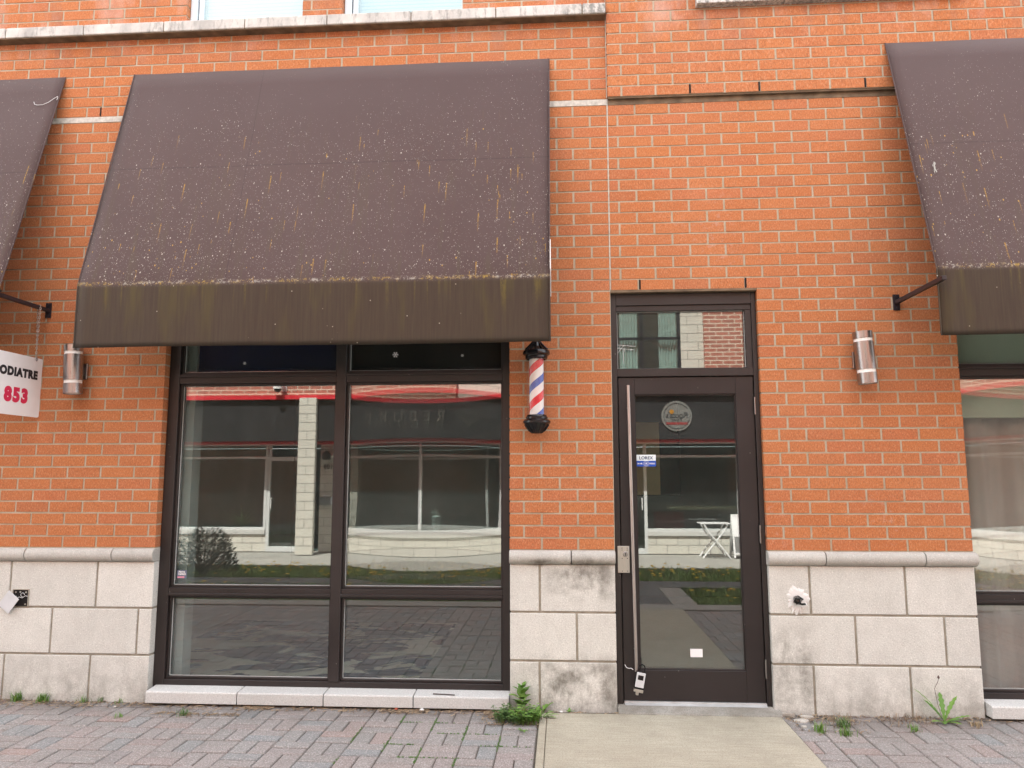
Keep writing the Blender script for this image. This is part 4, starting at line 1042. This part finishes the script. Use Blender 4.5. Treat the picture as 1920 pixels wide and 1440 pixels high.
chunk(1.42, -.125, .045, .03, -.004, 5, 'flat grey broken concrete piece beside the path corner')
chunk(1.40, -.235, .016, .012, -.002, 3, 'small white rubble crumb on the gravelly gap by the path')
chunk(1.455, -.235, .013, .012, -.002, 8, 'smallest white rubble crumb, right of another crumb')

# ------------------------------------------------------------------ the shop building across the street (seen in the glass)
op = thing('shop_building', (-1, -9.35, 0), 'shop building across the way, red brick above a dark sign band', 'building')
M_block = mk_tex_brick('pale_concrete_block', (.66, .64, .57), (.60, .585, .52), (.22, .21, .19), 1, .40, .165, .007)
M_redbrick = mk_tex_brick('dark_red_brick', (.46, .17, .125), (.36, .15, .115), (.66, .58, .47), 1, .235, .078, .010)
M_mul = plain('silver_mullion', (.62, .64, .64), .4, .0, .04)
OY = -9.35; OF = -8.86
o_ = MB(); o_.box(-4.75, -4.15, OY-.3, OY, 0, 2.08); o_.box(-18, -5.80, OY-.2, OY+.01, 0, .33); o_.box(-4.149, 1.28, OY-.2, OY, 0, .33); o_.box(1.60, 18, OY-.2, OY, 0, .33)
obj_split('block_wall', o_, M_block, op)
o_ = MB(); o_.box(-18, -5.81, OY-.12, OY+.04, .3305, .43); o_.box(-4.148, 1.28, OY-.12, OY+.03, .3305, .43); o_.box(1.60, 18, OY-.12, OY+.03, .3305, .43)
obj('window_sill', o_, M_sill, op, bevel=.01)
o_ = MB(); o_.box(-5.00, -4.67, OF, -8.76, 0, 2.95); obj('pillar', o_, M_block, op)
o_ = MB(); o_.box(-18, 18, OY-.3, OF, 2.13, 2.925)
obj('sign_band', o_, plain('charcoal_sign_band', (.022, .023, .025), .5, scale=3), op)
M_redtrim = plain('red_metal_trim', (.62, .03, .045), .4)
o_ = MB(); o_.box(-18, 18, OY-.2, OF+.06, 2.926, 3.005); obj_split('red_trim', o_, M_redtrim, op)
o_ = MB(); o_.box(-18, 18, OY-.2, OF-.12, 2.085, 2.129); obj_split('red_trim', o_, M_redtrim, op)
o_ = MB(); o_.box(-18, -2.0, OY-.4, OF-.03, 3.006, 7.5); o_.box(2.68, 18, OY-.4, OF-.03, 3.006, 7.5); o_.box(-2.0, 2.68, OY-.4, OF-.03, 5.2, 7.5)
obj('brick_wall', o_, M_redbrick, op)
o_ = MB(); o_.box(-1.999, -.1, OY-.4, OF-.12, 3.006, 5.199); o_.box(2.26, 2.679, OY-.4, OF-.12, 3.006, 5.199); o_.box(-.1, 2.26, OY-.4, OF-.12, 3.006, 3.35)
obj_split('block_wall', o_, M_block, op)
o_ = MB(); o_.box(-.1, 2.26, OF-.20, OF-.16, 4.02, 4.07); o_.box(1.50, 1.56, OF-.20, OF-.16, 3.35, 5.2); o_.box(2.20, 2.26, OF-.2, OF-.16, 3.35, 5.2); o_.box(-.1, -.04, OF-.2, OF-.16, 3.35, 5.2)
uw = obj('upper_window', o_, M_ink, op)
pane(-.1, 2.26, 3.35, 5.2, OF-.18, uw, mat=M_glass_far)
for x0, x1 in ((1.12, 1.46), (1.86, 2.19), (-.05, .3)):
    o_ = MB(); o_.grid(lambda a, b: (x0+(x1-x0)*a, OF-.25+.03*math.sin(a*40), 3.3+1.9*b), 40, 1); obj('curtain', o_, plain('pale_curtain', (.82, .84, .84), .8), uw, smooth=True)
o_ = MB(); o_.box(-18, 18, OY-4.4, OY-4.3, 0, 2.16); o_.box(-18, 18, OY-4.3, OY-.31, -.05, .004); o_.box(-18, 18, OY-4.3, OY-.31, 2.17, 2.3); o_.box(-.3, 2.5, OF-2.2, OF-2.1, 3.2, 5.2)
obj('interior_shell', o_, plain('dark_room', (.15, .21, .21), .9), op)
o_ = MB(); o_.box(2.1, 4.2, OY-1.0, OY-.5, .80, .86); obj('counter_top', o_, plain('tan_counter', (.60, .55, .36), .5), op)
o_ = MB(); o_.box(1.85, 2.4, OY-1.2, OY-.8, .42, .74); obj('red_seat', o_, plain('dull_red_seat', (.45, .06, .07), .6), op)
# shopfront glazing bars
sf = MB()
def bar(x0, x1, z0, z1): sf.box(x0, x1, OY-.05, OY+.02, z0, z1)
for xa, xb in ((-18, -5.802), (-4.149, 1.279), (1.601, 18)):
    bar(xa, xb, 2.06, 2.12); bar(xa, xb, 1.80, 1.845); bar(xa, xb, .431, .47)
for x in (-14, -12, -9.8, -7.6, -5.83, -2.75, -1.33, 3.30, 5.2, 7.2, 9.2, 11.2, 13.2): bar(x-.028, x+.028, .4705, 1.7995); bar(x-.02, x+.02, 1.8455, 2.0595)
shopf = obj('shop_window', sf, M_mul, op, bevel=.003)
for xa, xb in ((-18, -5.802), (-4.149, 1.279), (1.601, 18)): pane(xa, xb, .432, 2.10, OY-.02, shopf, mat=M_glass_far)
def odoor(x0, x1, hx):
    m = MB(); y0, y1 = OY-.05, OY+.01
    m.box(x0, x0+.06, y0, y1, 0, 2.12); m.box(x1-.06, x1, y0, y1, 0, 2.12); m.box(x0+.061, x1-.061, y0, y1, 2.06, 2.12); m.box(x0+.061, x1-.061, y0, y1, 1.76, 1.84); m.box(x0+.061, x1-.061, y0, y1, .0, .10)
    d_ = obj('door', m, M_mul, op, bevel=.003); pane(x0+.06, x1-.06, .10, 1.76, OY-.02, d_, mat=M_glass_far)
    m = MB(); m.tube([(hx, y1, .82), (hx, y1+.05, .83), (hx, y1+.05, 1.02), (hx, y1, 1.03)], .011, 8); obj('handle', m, M_whitepaint, d_, smooth=True)
odoor(-5.80, -5.00, -5.70); odoor(.62, 1.60, 1.50)
# sign lettering: reads the right way round when you face that shop
FO = lambda x, z: frame_mat((x, OF+.004, z), (-1, 0, 0), (0, 0, 1))
M_faint = plain('dark_bronze_letters', (.085, .085, .075), .5)
t_ = text_mesh('REBUKE', .27, FO(-2.22, 2.42), .004, .0, 1.75); obj('lettering', t_, M_faint, op)
m = MB(); hp = [(-1.80+.17*math.sin(t)**3, OF+.004, 2.50+.010*(13*math.cos(t)-5*math.cos(2*t)-2*math.cos(3*t)-math.cos(4*t))) for t in [i*math.pi/20 for i in range(40)]]
m.tube(hp, .006, 5, True); m.tube([(x*.8-1.80*.2, y, 2.50+(z-2.50)*.75) for x, y, z in hp], .005, 5, True); obj('emblem', m, M_faint, op)
m = MB(); m.lathe([(.28, 0), (.28, .02)], (2.12, OF, 2.55), 40, Matrix.Rotation(R(-90), 3, 'X'))
dsk = obj('round_sign', m, plain('dull_white_disc', (.19, .19, .18), .5), op)
m = MB(); m.tube([(2.12+.235*math.cos(i*math.pi/16), OF+.021, 2.55+.235*math.sin(i*math.pi/16)) for i in range(3, 32)], .005, 5); obj('ring', m, M_ink, dsk)
m = MB(); m.lathe([(.042, 0), (.042, .003)], (2.03, OF+.021, 2.63), 16, Matrix.Rotation(R(-90), 3, 'X')); obj('orange_mark', m, plain('orange_mark', (.45, .20, .02), .5), dsk)
m = MB(); m.box(1.92, 2.32, OF+.0205, OF+.023, 2.39, 2.435); obj('red_band', m, plain('dull_red', (.28, .04, .04), .5), dsk)
a_ = text_mesh('Rocca\'s', .15, frame_mat((2.12, OF+.022, 2.515), (-1, 0, 0), (0, 0, 1)), .001, .001, .9, 'CENTER'); b_ = text_mesh('Point', .09, frame_mat((2.12, OF+.022, 2.450), (-1, 0, 0), (0, 0, 1)), .001, .0005, 1, 'CENTER'); a_.add(b_.v, b_.f); obj('lettering', a_, M_ink, dsk)
obj('house_number', text_mesh('103', .13, frame_mat((-4.49, OY+.004, 1.60), (-1, 0, 0), (0, 0, 1)), .004, .003), M_ink, op)
mbx = thing('mailbox', (-4.60, OY+.002, .92), 'grey wall mailbox with a white flyer, on the block wall across the way', 'mailbox')
m = MB(); m.box(-4.72, -4.46, OY+.003, OY+.10, .90, 1.05); obj('case', m, plain('grey_metal_box', (.20, .21, .22), .5), mbx, bevel=.006)
m = MB(); m.add([(-4.68, OY+.04, 1.04), (-4.52, OY+.04, 1.04), (-4.50, OY+.09, 1.09), (-4.66, OY+.09, 1.10), (-4.68, OY+.042, 1.04), (-4.52, OY+.042, 1.04), (-4.50, OY+.092, 1.09), (-4.66, OY+.092, 1.10)], [(0, 1, 2, 3), (7, 6, 5, 4), (0, 4, 5, 1), (1, 5, 6, 2), (2, 6, 7, 3), (3, 7, 4, 0)]); obj('flyer', m, M_signwhite, mbx)
wl = thing('round_wall_lamp', (-4.56, OY, 1.86), 'dark round wall lamp on the block wall across the way', 'wall lamp')
m = MB(); m.lathe([(.001, .17), (.07, .14), (.085, .08), (.085, .01), (.07, 0)], (-4.60, OY+.10, 1.78), 20, cap=False); m.box(-4.64, -4.58, OY+.001, OY+.06, 1.80, 1.95); obj('housing', m, M_black, wl, smooth=True)
m = MB(); m.lathe([(.001, -.05), (.035, -.03), (.045, .0), (.035, .03)], (-4.50, OY+.08, 1.85), 16, cap=False); obj('bulb', m, M_plate, wl, smooth='all')
cc = thing('dome_camera', (-5.42, OF-.03, 3.14), 'white dome security camera on the red brick across the way', 'security camera')
m = MB(); m.box(-5.40, -5.30, OF-.03, OF+.0, 3.08, 3.22); m.box(-5.42, -5.32, OF, OF+.12, 3.17, 3.21); obj('arm', m, M_whitepaint, cc, bevel=.006)
m = MB(); m.lathe([(.001, .10), (.05, .095), (.08, .06), (.085, .0), (.07, -.005)], (-5.42, OF+.14, 3.12), 24, cap=False); obj('housing', m, M_whitepaint, cc, smooth=True)
m = MB(); m.lathe([(.068, 0), (.06, -.03), (.035, -.055), (.001, -.062)], (-5.42, OF+.14, 3.115), 24, cap=False); obj('dome', m, M_black, cc, smooth='all')
# folding table and sandwich board in front of that shop
tb = thing('folding_table', (2.72, -8.80, 0), 'white slatted folding bistro table across the way, seen mirrored in the door', 'table')
m = MB()
for i in range(7): m.box(2.45+i*.078, 2.45+i*.078+.062, -9.02, -8.60, .600, .615)
obj('table_top', m, M_whitepaint, tb, bevel=.002)
for s, y in ((1, -9.0), (-1, -8.98), (1, -8.62), (-1, -8.64)):
    m = MB(); m.tube([(2.72-s*.21, y, .598), (2.72-s*.13, y, .45), (2.72, y, .30), (2.72+s*.12, y, .15), (2.72+s*.24, y, 0)], .015, 8); obj('leg', m, M_whitepaint, tb, smooth=True)
sbd = thing('sandwich_board', (3.28, -8.85, 0), 'white framed sandwich board beside the folding table across the way', 'sandwich board')
for s in (1, -1):
    Tm = Matrix.Translation((3.28, -8.85, .76)) @ Matrix.Rotation(R(14*s), 4, 'X')
    m = MB(); m.box(-.25, -.22, -.012, .012, -.78, 0, Tm); m.box(.22, .25, -.012, .012, -.78, 0, Tm); m.box(-.2195, .2195, -.012, .012, -.03, 0, Tm); m.box(-.2195, .2195, -.012, .012, -.72, -.69, Tm)
    q = obj('board_frame', m, M_whitepaint, sbd, bevel=.002)
    m = MB(); m.box(-.219, .219, -.004, .004, -.40, -.031, Tm); obj('poster', m, M_signwhite, q)
    m = MB(); m.box(-.219, .219, -.004, .004, -.689, -.401, Tm); obj('dark_panel', m, plain('grey_board_panel', (.18, .18, .18), .6), q)
# evergreen shrub on the grass
sh = thing('evergreen_shrub', (-5.40, -6.0, -.075), 'dark evergreen shrub on the grass strip, mirrored in the left window', 'shrub')
m = MB()
for i in range(16):
    a = rnd.uniform(0, 6.28); l_ = rnd.uniform(.25, .5); m.tube([(-5.40, -6, -.07), (-5.40+.4*l_*math.cos(a), -6+.4*l_*math.sin(a), .25), (-5.40+l_*math.cos(a), -6+l_*math.sin(a), .3+l_*.7)], [.014, .008, .003], 5)
obj('branches', m, plain('bark', (.06, .045, .03), .9), sh)
m = MB()
for _ in range(5600):
    a = rnd.uniform(0, 6.28); q = rnd.random()**.4; lump = 1+.32*math.sin(a*3+1)+.26*math.sin(a*7); r = .38*q*lump; z = .05+rnd.random()*.66*(1-.35*(q*lump)**2)
    x, y = -5.40+r*math.cos(a), -6+r*math.sin(a); d_ = Vector((math.cos(a)*.6, math.sin(a)*.6, .7+rnd.uniform(-.3, .3))).normalized()*rnd.uniform(.03, .06); e_ = d_.orthogonal().normalized()*.0075
    p0 = Vector((x, y, z)); m.add([p0-e_, p0+e_, p0+d_+e_*.3, p0+d_-e_*.3], [(0, 1, 2, 3)])
obj('foliage', m, mk_leaf('dark_evergreen', (.008, .022, .009), (.022, .045, .015)), sh)

# two small things standing inside the shop window across the way
hp = thing('house_plant', (-6.45, -9.75, .0), 'spiky pale green house plant inside the shop window across the way, mirrored at the left', 'plant')
m = MB(); m.lathe([(.10, .0), (.15, .42), (.16, .44), (.13, .44)], (-6.45, -9.75, 0), 20, cap=False); obj('pot', m, plain('grey_pot', (.3, .32, .31), .6), hp, smooth=True)
m = MB()
for i in range(46): leafstrip(m, (-6.45, -9.75, .42), rnd.uniform(0, 6.28), rnd.uniform(.35, .65), .014, rnd.uniform(.7, 1.5), rnd.uniform(.1, .5), 0, 7)
obj('foliage', m, mk_leaf('pale_spiky_leaf', (.20, .34, .16), (.38, .50, .28)), hp)
ln = thing('lantern', (-2.50, -9.62, .46), 'small white lantern standing inside the shop window across the way', 'lantern')
m = MB()
for i in range(6):
    a = i*math.pi/3; m.tube([(-2.50+.05*math.cos(a), -9.62+.05*math.sin(a), .48), (-2.50+.08*math.cos(a), -9.62+.08*math.sin(a), .70)], .008, 5)
m.lathe([(.055, .46), (.055, .49)], (-2.50, -9.62, 0), 12); m.lathe([(.09, .70), (.06, .74), (.035, .78), (.03, .82), (.0, .84)], (-2.50, -9.62, 0), 12, cap=False)
obj('frame', m, M_whitepaint, ln)
